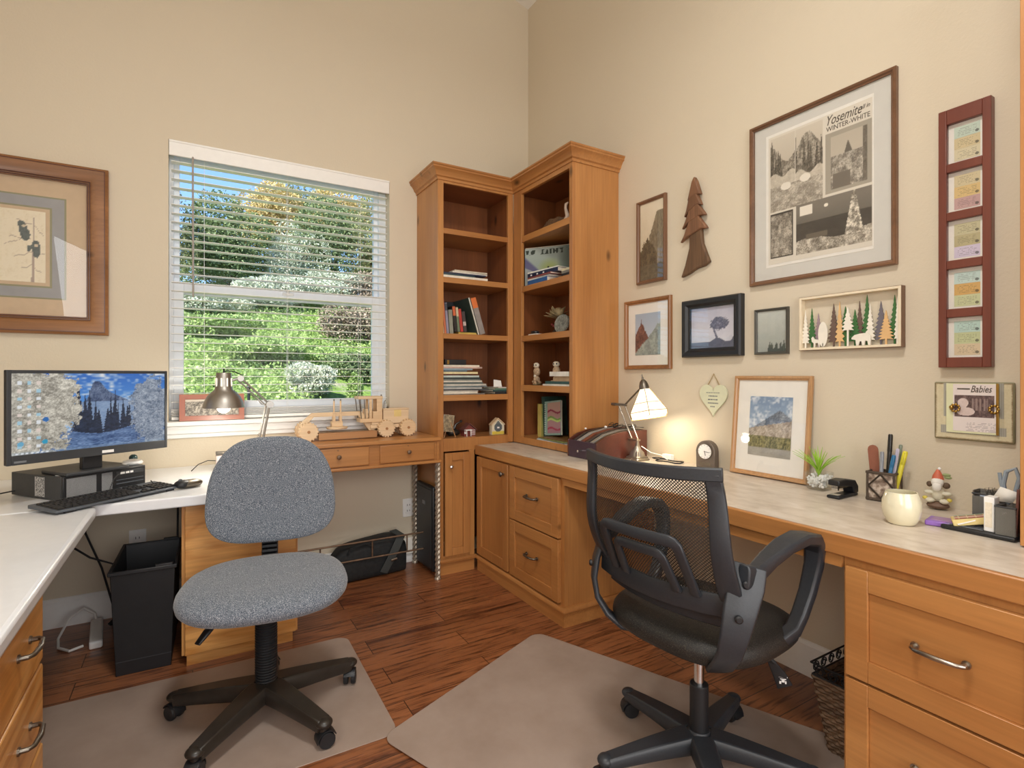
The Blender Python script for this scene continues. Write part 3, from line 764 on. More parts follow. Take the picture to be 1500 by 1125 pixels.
# waste bins
t = thing('waste_bin', 'tall black rectangular waste bin under the white desk', 'waste bin', (-2.262, -.50, 0), -2)
def bin_mesh(w0, d0, w1, d1, h, th=.004):
    mb = MB()
    def q(w_, d, z, i=0): return [(x, y, z) for x, y in ((-w_ / 2 + i, -d / 2 + i), (w_ / 2 - i, -d / 2 + i), (w_ / 2 - i, d / 2 - i), (-w_ / 2 + i, d / 2 - i))]
    mb.rings([q(w0, d0, 0), q(w1, d1, h), q(w1, d1, h, th), q(w0, d0, .006, th)], True); return mb
bin_mesh(.185, .34, .215, .40, .42).build('bin_body', 'black', t, bevel=.008)
r_ = MB(); rect_frame
for x0, x1, y0, y1 in ((-.115, .115, -.207, -.197), (-.115, .115, .197, .207), (-.115, -.105, -.197, .197), (.105, .115, -.197, .197)): r_.box(x0, x1, y0, y1, .408, .424)
r_.build('rim', 'black', t, bevel=.003)
MB().box(-.0935, .0935, -.1745, -.1715, .055, .058).build('base_groove', 'dark', t)
MB().box(.04, .10, .19, .206, .42, .432).box(.04, .10, -.206, -.19, .42, .432).build('lid_clip', 'black', t, bevel=.002)

# outlets
def outlet(label, x, z, wall='back'):
    t = thing('wall_outlet', label, 'outlet', (x, 0, z) if wall == 'back' else (0, x, z), 0 if wall == 'back' else -90)
    MB().box(-.036, .036, -.007, 0, -.058, .058).build('cover_plate', 'white', t, bevel=.003)
    MB().box(-.018, .018, -.010, -.006, -.035, .035).build('socket', 'white', t, bevel=.002)
    for s_ in (-1, 1):
        MB().box(-.009, -.006, -.0108, -.009, s_ * .018 - .006, s_ * .018 + .006).box(.006, .009, -.0108, -.009, s_ * .018 - .005, s_ * .018 + .005).build('slot', 'dark', t)
outlet('white wall outlet behind the black waste bin', -2.336, .357)
outlet('white wall outlet beside the twisted back leg of the writing desk', -.915, .345)
t_ = outlet

# power strip and its cord, dark cable bundle
t = thing('power_strip', 'white power strip lying on the floor left of the waste bin', 'power strip', (-2.475, -.215, .0), 96)
MB().box(-.14, .14, -.024, .024, 0, .034).build('strip_body', 'white', t, bevel=.008, seg=3)
MB().tube([(.14, 0, .017), (.165, .01, .05), (.15, .05, .09), (.10, .10, .075), (.02, .135, .02), (-.05, .13, .008), (-.11, .09, .008), (-.09, .045, .008)], .0055, 8).build('cord', 'white', t)
cb = MB().tube([(-2.56, -.04, .66), (-2.53, -.10, .45), (-2.46, -.18, .30), (-2.41, -.25, .14), (-2.40, -.27, .012), (-2.37, -.2, .01)], .0045, 8)
solo(cb.build('power_cable', 'black'), 'black cable hanging behind the desk, steeper of the two', 'cable')
cb = MB().tube([(-2.72, -.06, .62), (-2.62, -.12, .44), (-2.5, -.2, .36), (-2.41, -.19, .31), (-2.385, -.24, .13), (-2.37, -.25, .012)], .0045, 8)
solo(cb.build('power_cable', 'black'), 'black cable slanting across to the waste bin behind the desk', 'cable')
cb = MB(); rnd = random.Random(3)
for k in range(5):
    pts = [(-2.40 + rnd.uniform(-.03, .06), -.14 + rnd.uniform(-.1, .06), .006 + .012 * rnd.random() + .01 * k) for _ in range(9)]; cb.tube(pts, .005, 6)
solo(cb.build('cable_bundle', 'black'), 'tangled black cables on the floor beside the power strip', 'cable')
cb = MB().tube([(-2.158, -.30, .66), (-2.16, -.30, .45), (-2.157, -.31, .25), (-2.165, -.27, .01)], .0045, 8)
solo(cb.build('power_cable', 'black'), 'black cable running down the side of the oak pedestal', 'cable')

# black camera bag under the console desk
t = thing('carry_bag', 'black nylon camera bag lying on the lower rails under the writing desk', 'bag', (-1.2, -.115, 0), 4)
rg = []
for i in range(13):
    q = i / 12; x = -.215 + .43 * q; k = 1 - .25 * abs(2 * q - 1) ** 6; hh = (.205 + .035 * q) * k
    rg.append([(x, math.copysign(abs(math.cos(a)) ** .5, math.cos(a)) * .075 * k, hh / 2 + hh / 2 * math.copysign(abs(math.sin(a)) ** .45, math.sin(a))) for a in [2 * pi * j / 20 + .01 for j in range(20)]])
MB().rings(rg).build('bag_body', 'fabblk', t)
MB().strip([(.06, -.082, .03), (.10, -.098, .11), (.135, -.10, .18), (.17, -.085, .232), (.15, .0, .245)], .05, .004, (1, 0, 0)).build('shoulder_strap', 'strap', t)
MB().tube([(-.15, -.074, .17), (-.14, -.085, .205), (-.05, -.085, .222), (.0, -.078, .19)], .006, 6).build('carry_handle', 'fabblk', t)
MB().cyl((.10, -.10, .10), (.135, -.10, .105), .007, n=10).build('buckle', 'nickel', t)
p = MB().slab([(0, 0), (.12, 0), (.14, .01), (.13, .1), (.0, .09)], 0, .003, TR((-1.0, -.030, .06), rx=78))
solo(p.build('paper_sheet', 'paper'), 'pale sheet standing behind the black bag under the desk', 'paper')
# dark flat case leaning on the bookcase side
t = thing('flat_case', 'dark flat case leaning on the bookcase side behind the twisted leg', 'case', (-.868, -.215, .03), 0)
MB().box(-.022, .008, -.13, .13, .0, .50).build('case_body', 'black', t, bevel=.008)
MB().box(-.0245, -.022, -.115, .115, .02, .48).build('case_panel', 'dark', t, bevel=.003)
MB().box(-.0262, -.0242, -.02, .02, .38, .40).build('latch', 'grey', t)

# wicker waste basket by the right cabinet
t = thing('wicker_basket', 'brown wicker basket with an iron scroll rim beside the large drawer cabinet', 'basket', (-.30, -2.405, 0), -90)
wv = MB(); bm_ = wood('wicker', '#9a7a5c', '#5c4331', 'X', knots=False, fine=.5, s=30, coat=0, rough=.7)
H_ = .25; rows = 20
for k in range(rows):
    z = .008 + k * H_ / rows; q = k / rows; hw = .058 + .022 * q; hd = .075 + .055 * q; pts = []
    per = [(-hw, -hd), (hw, -hd), (hw, hd), (-hw, hd), (-hw, -hd)]
    for a, b in zip(per[:-1], per[1:]):
        for i in range(8):
            u = i / 8; x = a[0] + (b[0] - a[0]) * u; y = a[1] + (b[1] - a[1]) * u; o_ = .004 * (1 if (i + k) % 2 else -1)
            l_ = math.hypot(x, y); pts.append((x * (1 + o_ / l_), y * (1 + o_ / l_), z))
    pts.append(pts[0]); wv.tube(pts, .0072, 6)
wv.build('woven_body', bm_, t)
wv = MB()
for sx in (-1, 1):
    for i in range(7):
        u = -1 + 2 * i / 6; wv.cyl((sx * .058, u * .075, 0), (sx * .080, u * .13, H_), .0035, n=6)
for sy in (-1, 1):
    for i in range(4):
        u = -1 + 2 * i / 3; wv.cyl((u * .058, sy * .075, 0), (u * .080, sy * .13, H_), .0035, n=6)
wv.build('stake', 'walnutZ', t)
rm = MB()
for z, s_ in ((.253, 1), (.290, 1.03)):
    hw, hd = .082 * s_, .132 * s_; rm.tube([(-hw, -hd, z), (hw, -hd, z), (hw, hd, z), (-hw, hd, z), (-hw, -hd, z)], .003, 6)
for sx in (-1, 1):
    for i in range(6):
        y0 = -.11 + i * .044
        rm.tube([(sx * .083, y0 + .017 * math.cos(a) * (1 - a / 16), .271 + .017 * math.sin(a) * (1 - a / 16)) for a in [j * .7 for j in range(16)]], .0022, 5)
for sy in (-1, 1):
    for i in range(4):
        x0 = -.058 + i * .039
        rm.tube([(x0 + .017 * math.cos(a) * (1 - a / 16), sy * .134, .271 + .017 * math.sin(a) * (1 - a / 16)) for a in [j * .7 for j in range(16)]], .0022, 5)
rm.build('iron_rim', 'black', t)

# ============================================================ GREY FABRIC CHAIR (faces -y)
t = thing('office_chair', 'grey-blue fabric task chair without arms facing the camera', 'chair', (-1.880, -1.230, .0035), -9)
def star(parent, r, ang0, hub_z, tip_z, mat, wid=(.055, .034), cz_=.055, thk=(.046, .026)):
    bs = MB().lathe([(.03, hub_z - .045), (.042, hub_z - .03), (.044, hub_z), (.036, hub_z + .012), (.030, hub_z + .02)], 24)
    bs.build('base_hub', mat, parent)
    for k in range(5):
        a = R(ang0 + 72 * k); T = Matrix.Rotation(a, 4, 'Z'); mb = MB()
        n = 8; pts = [(.03 + (r - .03) * i / n, 0, hub_z - .010 + (tip_z - hub_z) * (i / n) ** 1.4) for i in range(n + 1)]
        wd = [wid[0] + (wid[1] - wid[0]) * i / n for i in range(n + 1)]; th = [thk[0] + (thk[1] - thk[0]) * i / n for i in range(n + 1)]
        mb.strip(pts, wd, th, (0, 1, 0), T).ball((r, 0, tip_z - .003), (wid[1] * .55, wid[1] * .55, .015), T=T).cyl((r, 0, tip_z - .03), (r, 0, tip_z), .015, T=T)
        mb.build('base_leg', mat, parent, bevel=.003)
        cs = Matrix.Rotation(a, 4, 'Z') @ Matrix.Translation((r, 0, 0)) @ Matrix.Rotation(R(60 + 47 * k), 4, 'Z')
        h = MB().tube([(0, 0, cz_ + .01), (0, 0, cz_ - .008), (.012, 0, cz_ - .014)], .008, 8, cs)
        arc = [(-.006 + .030 * math.cos(R(q)), 0, .026 + .030 * math.sin(R(q))) for q in range(-5, 175, 20)]
        h.strip(arc, .042, .004, (0, 1, 0), cs)
        c_ = h.build('caster', 'black', parent)
        for s_ in (-1, 1):
            MB().lathe([(.010, -.008), (.024, -.008), (.026, -.004), (.026, .005), (.022, .009), (.008, .008)], 20, cs @ TR((-.006, s_ * .014, .026), rx=90)).build('caster_wheel', 'black', c_)
star(t, .305, 18, .105, .080, 'bronzeblk', wid=(.085, .050), thk=(.062, .040))
prof = [(.033, .11)]
for i in range(30):
    z = .115 + i * .0092; prof += [(.0355, z), (.0365, z + .003), (.0335, z + .006)]
prof += [(.030, .40)]
MB().lathe(prof, 28).build('gas_lift_bellows', 'black', t, smooth=60)
MB().box(-.09, .09, -.12, .12, .392, .415).box(-.04, .04, -.05, .2, .37, .395).build('seat_mechanism', 'black', t, bevel=.006)
def cushion(rx_, ry_, h, nx=28, e=.72, dish=0, droop=0, skew=0):
    """rounded pad, z up, centred"""
    rg = []; m_ = 14
    for i in range(1, m_):
        a = -pi / 2 + pi * i / m_; ca = abs(math.cos(a)) ** .42; sa = math.copysign(abs(math.sin(a)) ** .85, math.sin(a)); r = []
        for j in range(nx * 2):
            b = 2 * pi * j / (nx * 2); cx = math.copysign(abs(math.cos(b)) ** e, math.cos(b)); cy = math.copysign(abs(math.sin(b)) ** e, math.sin(b))
            x, y = rx_ * ca * cx, ry_ * ca * cy
            z = h / 2 * sa - dish * (1 - (x / rx_) ** 2) * (1 - (y / ry_) ** 2) - droop * max(0, -y / ry_) ** 2.2
            r.append((x * (1 + skew * y / ry_), y, z))
        rg.append(r)
    return MB().rings(rg)
c_ = cushion(.268, .245, .095, dish=.012, droop=.024, skew=-.06); c_.v = [(x, y + .022, z + .455) for x, y, z in c_.v]
c_.build('seat', 'fabric', t)
# backrest: rounded-trapezoid pad, curved around the sitter
bk = MB(); rg = []; m_ = 12; nn = 56
for i in range(1, m_):
    a = -pi / 2 + pi * i / m_; ca = abs(math.cos(a)) ** .38; sa = math.sin(a); r = []
    for j in range(nn):
        b = 2 * pi * j / nn; e = .62; cx = math.copysign(abs(math.cos(b)) ** e, math.cos(b)); cz2 = math.copysign(abs(math.sin(b)) ** (e if math.sin(b) < 0 else .95), math.sin(b))
        x = .228 * ca * cx * (1 - .10 * cz2); zc = .205 * ca * cz2
        r.append((x, .028 * sa - .55 * x * x + .20 * max(0, zc) * .6 + (.05 - .9 * (zc + .02) ** 2), zc))
    rg.append(r)
bk.rings(rg); bk.v = [(x + .012, y + .217, z + .742) for x, y, z in bk.v]
bk.build('backrest', 'fabric', t)
MB().strip([(0, .05, .385), (0, .22, .39), (0, .267, .43), (0, .294, .52), (0, .300, .70)], .06, .012, (1, 0, 0)).build('back_support', 'black', t)
ac = MB()
for i in range(5): ac.box(-.028, .028, .252, .292, .455 + i * .018, .466 + i * .018)
ac.build('bellows_sleeve', 'black', t, bevel=.002)
MB().tube([(-.09, -.02, .40), (-.13, -.08, .392), (-.155, -.10, .385)], .007, 8).strip([(-.145, -.10, .388), (-.165, -.12, .372), (-.19, -.14, .345)], [.03, .046, .036], [.012, .012, .008], (.5, -.8, .3)).build('height_lever', 'black', t, bevel=.002)

# ============================================================ BLACK MESH CHAIR (faces +x)
t = thing('office_chair', 'black mesh-back office chair with loop armrests seen from behind', 'chair', (-.800, -2.192, .008), 96)
star(t, .30, -6, .105, .082, 'chairblk', wid=(.075, .044), thk=(.055, .032))
MB().cyl((0, 0, .10), (0, 0, .26), .027, n=24).build('column_sleeve', 'black', t, bevel=.002)
MB().cyl((0, 0, .25), (0, 0, .40), .0145, n=20).build('gas_lift', 'chrome', t)
MB().box(-.08, .08, -.11, .12, .395, .425).build('seat_mechanism', 'black', t, bevel=.006)
c_ = cushion(.245, .235, .100, dish=.010, droop=.02); c_.v = [(x, y - .015, z + .462) for x, y, z in c_.v]
c_.build('seat', 'seatmesh', t)
def bk_pt(u, v):
    """u -1..1 across, v 0 bottom .. 1 top; gentle S profile, wrapped forward at the edges"""
    hw = .228 - .004 * v + .014 * math.sin(pi * v) ; z = .548 + .395 * v
    y = .186 + .122 * v + .030 * math.sin(pi * v * 1.0) * (1 - v) - .012 * math.cos(2 * pi * v) - .055 * u * u * (.9 + .15 * v)
    return Vector((hw * u, y, z - .006 * (1 - u * u) * v))
g = []
for j in range(25): g.append([bk_pt(-.93 + 1.86 * i / 20, .02 + .95 * j / 24) for i in range(21)])
MB().rings(g, False, False).build('back_mesh', 'mesh', t)
fr = MB()
wd_s = [.040 + .022 * (1 - i / 16) for i in range(17)]
for s_ in (-1, 1):
    pts = [bk_pt(s_ * .90, i / 16 * 1.0) for i in range(17)]; side = [Vector((1, .75 * s_ * -1 * .6, 0)) for _ in pts]
    fr.strip(pts, wd_s, .018, side)
fr.strip([bk_pt(-1 + i / 8, 1.0) for i in range(17)], .034, .018, (0, 0, 1))
fr.strip([bk_pt(-1 + i / 8, .0) for i in range(17)], .030, .016, (0, 0, 1))
fr.build('back_frame', 'chairblk', t, bevel=.002)
# lumbar support loops behind the mesh
def loop(pts, w_, th=.012):
    m_ = MB(); P = [Vector((x, bk_pt(x / .23, max(0, (z - .555) / .415)).y + .022, z)) for x, z in pts]; m_.strip(P, w_, th, [Vector((0, .0, 0)) + (P[min(i + 1, len(P) - 1)] - P[max(0, i - 1)]).cross(Vector((0, 1, 0))) for i in range(len(P))]); return m_
def arch(w0, w1, z0, z1, r=.025):
    p = [(-w0, z0), (-w1, z1 - r)]
    for q in (30, 60): p.append((-w1 + r * (1 - math.cos(R(q))), z1 - r + r * math.sin(R(q))))
    p.append((-w1 + r, z1)); h = [(-x, z) for x, z in p[::-1]]; mid = [(x, z1) for x in (-w1 / 2, 0, w1 / 2)]
    return p + mid + h
lp = loop(arch(.135, .126, .620, .765), .030, .011); lp.build('lumbar_loop', 'chairblk', t, bevel=.002)
lp = loop(arch(.086, .078, .618, .725), .027, .011); lp.build('lumbar_loop', 'chairblk', t, bevel=.002)
lp = loop([(-.222, .608), (-.15, .605), (-.07, .602), (0, .601), (.07, .602), (.15, .605), (.222, .608)], .058, .012); lp.build('lumbar_bar', 'chairblk', t, bevel=.002)
# arms: local +x is the far side. each arm one swept piece with two bolts
for s_ in (-1, 1):
    X_ = .240 * s_
    a_ = MB()
    # bracket plate from backrest down and in under the seat
    P = [(X_ * .99, .145, .712), (X_, .165, .665), (X_, .190, .61), (X_ * .98, .205, .555), (X_ * .92, .205, .50), (X_ * .80, .19, .455), (X_ * .66, .165, .425), (X_ * .45, .10, .41)]
    a_.strip(P, [.085, .088, .080, .070, .062, .058, .05, .05], .016, [Vector((-s_ * .75, .65, .05))] * 6 + [Vector((-s_ * .4, 1, .1)), Vector((0, 1, 0))])
    # arm pad and front post
    P = [(X_, .175, .690), (X_, .12, .685), (X_ * 1.02, .065, .712), (X_ * 1.05, .0, .735), (X_ * 1.08, -.07, .745), (X_ * 1.09, -.13, .733), (X_ * 1.08, -.163, .70), (X_ * 1.06, -.165, .65), (X_ * 1.03, -.145, .58), (X_ * 1.0, -.115, .52), (X_ * .98, -.085, .485), (X_ * .94, -.04, .470), (X_ * .85, .0, .44), (X_ * .6, .01, .412)]
    a_.strip(P, [.03, .036, .048, .058, .062, .060, .052, .046, .042, .040, .040, .038, .034, .034], [.06, .044, .034, .030, .030, .034, .036, .034, .032, .032, .034, .032, .02, .016], (1, 0, 0))
    ar = a_.build('armrest', 'chairblk', t, bevel=.004)
    for y, z in ((.165, .672), (.198, .596)):
        MB().lathe([(.0095, 0), (.0095, .006), (.006, .009)], 14, Matrix.Translation((X_ + s_ * .004, y + .006, z)) @ Vector((s_ * .65, .75, 0)).to_track_quat('Z', 'Y').to_matrix().to_4x4()).build('bolt', 'black', ar)
MB().tube([(-.06, -.02, .40), (-.13, -.10, .385), (-.16, -.135, .345)], .006, 8).build('height_lever', 'black', t)
lv = MB().slab([(-.018, -.03), (.018, -.03), (.026, .03), (.008, .042), (-.008, .042), (-.026, .03)], 0, .005, TR((-.152, -.165, .31), rx=90, rz=70, ry=0))
MB().strip([(-.150, -.128, .352), (-.165, -.150, .310), (-.175, -.165, .272)], [.018, .036, .044], .006, (.75, .6, 0)).build('lever_tag', 'black', t, bevel=.002)
bm2 = MB(); Tg = Matrix.Translation((-.1715, -.1585, .292)) @ Matrix.Rotation(R(38.7), 4, 'Z')
for q in ((-.012, .012, .010, .0125), (-.008, .008, .004, .0065), (-.004, .004, -.004, .003), (-.009, -.005, -.008, .0), (.005, .010, -.009, -.001)): bm2.box(q[0], q[1], .0035, .0045, q[2], q[3], Tg)
bm2.build('tag_marks', 'white', t)

# ============================================================ COMPUTER
DZ = .7155
t = thing('computer_tower', 'black small-form desktop computer lying flat under the monitor', 'computer', (-2.517, -.697, DZ), 37.8)
MB().box(0, .309, .012, .324, .003, .0925).build('case', 'dark', t, bevel=.002)
bz = MB().box(0, .309, .0, .012, .0, .0925).build('front_bezel', 'black', t, bevel=.003)
MB().box(.012, .115, -.001, .001, .010, .084).box(.135, .175, -.001, .001, .010, .084).build('grille', meshfab('vent_grille', 2 * pi / .005, .0, '#8d8e90', True), bz)
MB().box(.19, .30, -.002, 0, .066, .082).build('drive_door', 'dark', bz, bevel=.001)
MB().box(.205, .222, -.003, -.0018, .070, .078).box(.226, .240, -.003, -.0018, .070, .078).box(.244, .256, -.003, -.0018, .070, .078).build('sticker', 'white', bz)
MB().box(.19, .30, -.001, 0, .03, .034).box(.19, .30, -.001, 0, .045, .048).build('bezel_groove', 'greyf', bz)
def specs(U, V):
    g = fbm(U * 40, V * 60, 2, 3); return np.where((np.abs(U - .5) > .46)[..., None], hx('#c9c9c9'), lerp(hx('#1d1d1d'), hx('#d8d8d8'), (g > .52).astype(float)))
s_ = picture('specification_label', .06, .075, specs, t, (-.15, 0, .01), .0015); s_.rotation_euler = (0, 0, R(-90)); s_.location = (-.0008, .0, 0); s_.data.transform(Matrix.Identity(4))
s_.data.transform(Matrix.Translation((-.02, 0, 0)))
MB().tube([(0, .30, .02), (-.05, .34, .01), (-.09, .30, .006), (-.14, .33, .006)], .003, 6).build('cable', 'black', t)

# monitor
def mon(U, V):
    sky_ = lerp(hx('#5f9fe0'), hx('#2f6cc4'), (V - .5) * 2); cl = fbm(U * 4, V * 5, 4, 1); sky_ = lerp(sky_, hx('#e3e6ea'), (cl - .45) * 3.2)
    r = sky_
    dome = .80 + .10 * np.exp(-((U - .505) / .05) ** 2) - .9 * np.maximum(0, U - .53) - 3.2 * np.maximum(0, .475 - U) ** .9
    mk = V < dome; r = np.where(mk[..., None], lerp(hx('#2c3f63'), hx('#8090ad'), (fbm(U * 30, V * 14, 4, 2) - .3) * 2.2), r)
    mist = (V < .62) & (U > .36); r = np.where(mist[..., None], lerp(hx('#5d7ba8'), hx('#9fb4cf'), fbm(U * 9, V * 9, 4, 5)), r)
    f = firs(U, V, .22, 9, .48, 5, .03, .36, .80) | firs(U, V, .2, 4, .66, 8, .035, .36, .47) | firs(U, V, .25, 5, .5, 3, .02, .58, .74)
    r = np.where(f[..., None], lerp(hx('#101b2e'), hx('#35496a'), fbm(U * 50, V * 50, 3, 4) * 1.3 - .3), r)
    sn = V < .24 + .05 * np.sin(U * 9); r = np.where(sn[..., None], lerp(hx('#2f4a78'), hx('#8fabd3'), fbm(U * 10, V * 40, 4, 6) * 1.6 - .4), r)
    fr_ = ((U - .90) / .16) ** 2 + ((V - .47) / .46) ** 2 + 1.6 * (fbm(U * 6, V * 4, 3, 7) - .5) + 1.0 * (fbm(U * 24, V * 16, 3, 4) - .5) < 1
    r = np.where(fr_[..., None], lerp(hx('#4f6079'), hx('#c3ccd8'), (.5 * fbm(U * 20, V * 12, 4, 2) + .5 * fbm(U * 55, V * 50, 4, 8) - .32) * 2.6), r)
    tr_ = ((U - .16) / .235) ** 2 + ((V - .55) / .52) ** 2 + 1.5 * (fbm(U * 6, V * 4, 3, 9) - .5) + .9 * (fbm(U * 22, V * 16, 3, 2) - .5) < 1
    r = np.where((tr_ | (U < .1))[..., None], lerp(hx('#77736a'), hx('#f1ebdc'), (.45 * fbm(U * 14, V * 11, 4, 3) + .55 * fbm(U * 40, V * 34, 4, 10) - .30) * 2.6), r)
    for i in range(3):
        for j in range(9):
            cx, cy = .045 + i * .052, .88 - j * .098
            d = (np.abs(U - cx) < .011) & (np.abs(V - cy) < .02); r = np.where(d[..., None], hx(['#e9edf0', '#e8d9cf', '#a9cfe0'][(i * 5 + j) % 3]), r)
    for cx, cy, c in ((.19, .42, '#2b6fb5'), (.185, .14, '#34a0c4'), (.05, .13, '#6fb0d0')):
        d = ((U - cx) / .018) ** 2 + ((V - cy) / .03) ** 2 < 1; r = np.where(d[..., None], hx(c), r)
    tb = V < .035; r = np.where(tb[..., None], lerp(r, hx('#9db4c9'), np.full(U.shape, .35)), r)
    for k in range(7):
        d = (np.abs(U - (.03 + k * .028)) < .007) & (np.abs(V - .018) < .009); r = np.where(d[..., None], hx('#e8eef4'), r)
    return r
t = thing('monitor', 'black widescreen monitor showing a snowy mountain and frosted trees', 'monitor', (-2.4265, -.621, .8085), 33.6)
hw = .2765; z0, z1 = .064, .401
MB().box(-hw, hw, .006, .022, z0, z1).box(-hw + .03, hw - .03, .022, .045, z0 + .06, z1 - .05).build('housing', 'black', t, bevel=.003)
bz = MB(); rect_frame(bz, -hw, hw, z0, z1, .014, .010, .034, .012, -.001, .007); bz.build('bezel', 'dark', t, bevel=.0015)
picture('screen', 2 * hw - .024, z1 - z0 - .046, mon, t, (-hw + .014, .003, z0 + .034), .0026, 'screen')
MB().box(.02, .062, -.002, 0, z0 + .008, z0 + .019).build('maker_label', 'white', t)
MB().box(-hw + .02, -hw + .055, -.002, 0, z0 + .007, z0 + .014).build('model_label', 'grey', t)
MB().box(-.035, .035, .024, .05, .012, .2).build('stand_neck', 'black', t, bevel=.004)
MB().box(-.11, .11, -.02, .16, .0, .013).build('stand_base', 'dark', t, bevel=.004)
# small things on top of the computer
o = MB().slab([(0, 0), (.15, .01), (.145, .06), (-.01, .045)], 0, .0015).build('paper_sheet', 'paper'); solo(o, 'white slip of paper on the computer in front of the monitor stand', 'paper', loc=(-2.512, -.672, .8085), rz=39)
o = MB().lathe([(.0, 0), (.034, 0), (.038, .006), (.034, .014), (.018, .019), (0, .020)], 24).build('round_puck', 'white'); solo(o, 'white round puck-shaped gadget on the right end of the computer', 'gadget', loc=(-2.322, -.455, .8085))
o = MB().ball((0, 0, .0165), .0165, 16, 10).build('small_ball', plain('teal_black_ball', '#2c4443', .3)); solo(o, 'small dark green ball behind the white puck on the computer', 'ball', loc=(-2.325, -.385, .8085))
o = MB().cyl((0, 0, .004), (.10, .03, .004), .004, n=8).build('pen', 'white'); solo(o, 'white pen lying on the computer case', 'pen', loc=(-2.465, -.625, .811), rz=15)
o = MB().tube([(-.0, -.0, .003), (.03, .02, .006), (.06, .0, .004), (.09, .01, .006)], .0035, 8).build('charging_cable', 'white'); solo(o, 'short white cable lying beside the puck', 'cable', loc=(-2.42, -.53, .8085), rz=20)
o = MB().tube([(0, 0, .0), (-.03, -.02, -.03), (-.05, -.05, -.085), (.02, -.07, -.0905), (.09, -.06, -.0905), (.12, -.0, -.09), (.10, .03, -.06)], .0022, 6).build('earphone_cable', 'black')
solo(o, 'thin black cable looping down in front of the computer', 'cable', loc=(-2.345, -.60, .806), rz=10)

# keyboard
kb = thing('keyboard', 'black full-size keyboard lying askew at the desk corner', 'keyboard', (-2.4965, -.935, DZ), 39)
# measured corners give 0.46 x 0.17 m
MB().add([(x, y, z) for x, y, z in ((0, 0, .006), (.455, 0, .006), (.455, .155, .010), (0, .155, .010), (0, 0, .014), (.455, 0, .014), (.455, .155, .024), (0, .155, .024))],
         [(3, 2, 1, 0), (4, 5, 6, 7), (0, 1, 5, 4), (1, 2, 6, 5), (2, 3, 7, 6), (3, 0, 4, 7)]).build('keyboard_body', 'greyf', kb, bevel=.003)
ft = MB().box(.03, .06, .005, .015, 0, .007).box(.40, .43, .005, .015, 0, .007).box(.03, .06, .13, .15, 0, .011).box(.40, .43, .13, .15, 0, .011).build('foot', 'black', kb)
km = MB()
T = Matrix.Rotation(math.atan(.0645), 4, 'X')
def keyrow(y, xs):
    for x0, x1 in xs:
        rg = [[(x0, y, .0145), (x1, y, .0145), (x1, y + .0165, .0145), (x0, y + .0165, .0145)], [(x0 + .002, y + .002, .0200), (x1 - .002, y + .002, .0200), (x1 - .002, y + .0145, .0200), (x0 + .002, y + .0145, .0200)]]
        km.rings(rg, True, True, T)
p_ = .019
for r_i in range(6):
    y = .012 + r_i * .0195 + (.006 if r_i == 5 else 0); xs = []
    if r_i == 0: xs = [(.012, .034), (.036, .056), (.058, .080), (.082, .180), (.182, .204), (.206, .226), (.228, .248), (.250, .292)]
    else:
        off = [0, .038, .030, .026, 0, 0][r_i]
        if off: xs.append((.012, .010 + off))
        x = .012 + off
        while x + p_ < .275: xs.append((x, x + .0172)); x += p_
        xs.append((x, .292))
    if r_i in (0, 4, 5, 3): xs += [(.303 + i * p_, .303 + i * p_ + .0172) for i in range(3)]
    if r_i == 1: xs += [(.303 + p_, .303 + p_ + .0172)]
    if r_i < 5: xs += [(.368 + i * p_, .368 + i * p_ + .0172) for i in range(4)]
    keyrow(y, xs)
km.build('keys', 'black', kb)
mo = thing('computer_mouse', 'black and silver mouse right of the keyboard', 'mouse', (-2.113, -.628, DZ), -62)
m_ = MB().ball((0, 0, .016), (.031, .054, .018), 20, 12, e=.9); m_.v = [(x, y, max(z, .001)) for x, y, z in m_.v]; m_.build('mouse_shell', 'pewter', mo)
m_ = MB().ball((0, -.025, .018), (.029, .032, .0175), 18, 10, e=.9); m_.v = [(x, y, max(z, .002)) for x, y, z in m_.v]; m_.build('mouse_buttons', 'black', mo)
MB().cyl((-.003, -.035, .033), (.003, -.035, .033), .008, n=14).build('scroll_wheel', 'grey', mo)

# pale pink tape-like box by the grey chair
t = thing('tape_dispenser', 'pale pink box with a wooden foot on the desk partly behind the grey chair', 'box', (-1.955, -.235, DZ), 0)
MB().box(-.045, .06, -.03, .03, .008, .082).build('box_body', plain('pale_pink_plastic', '#e6d3cd', .3, var=.02), t, bevel=.006)
MB().box(-.045, .06, -.033, .033, .080, .092).build('lid', 'pewter', t, bevel=.002)
MB().box(-.055, .065, -.035, .035, .0, .008).build('foot', 'mahog', t, bevel=.002)
MB().tube([(-.045, .0, .05), (-.08, .01, .052), (-.12, .02, .035), (-.15, .03, .003)], .0022, 6).build('wire', 'black', t)

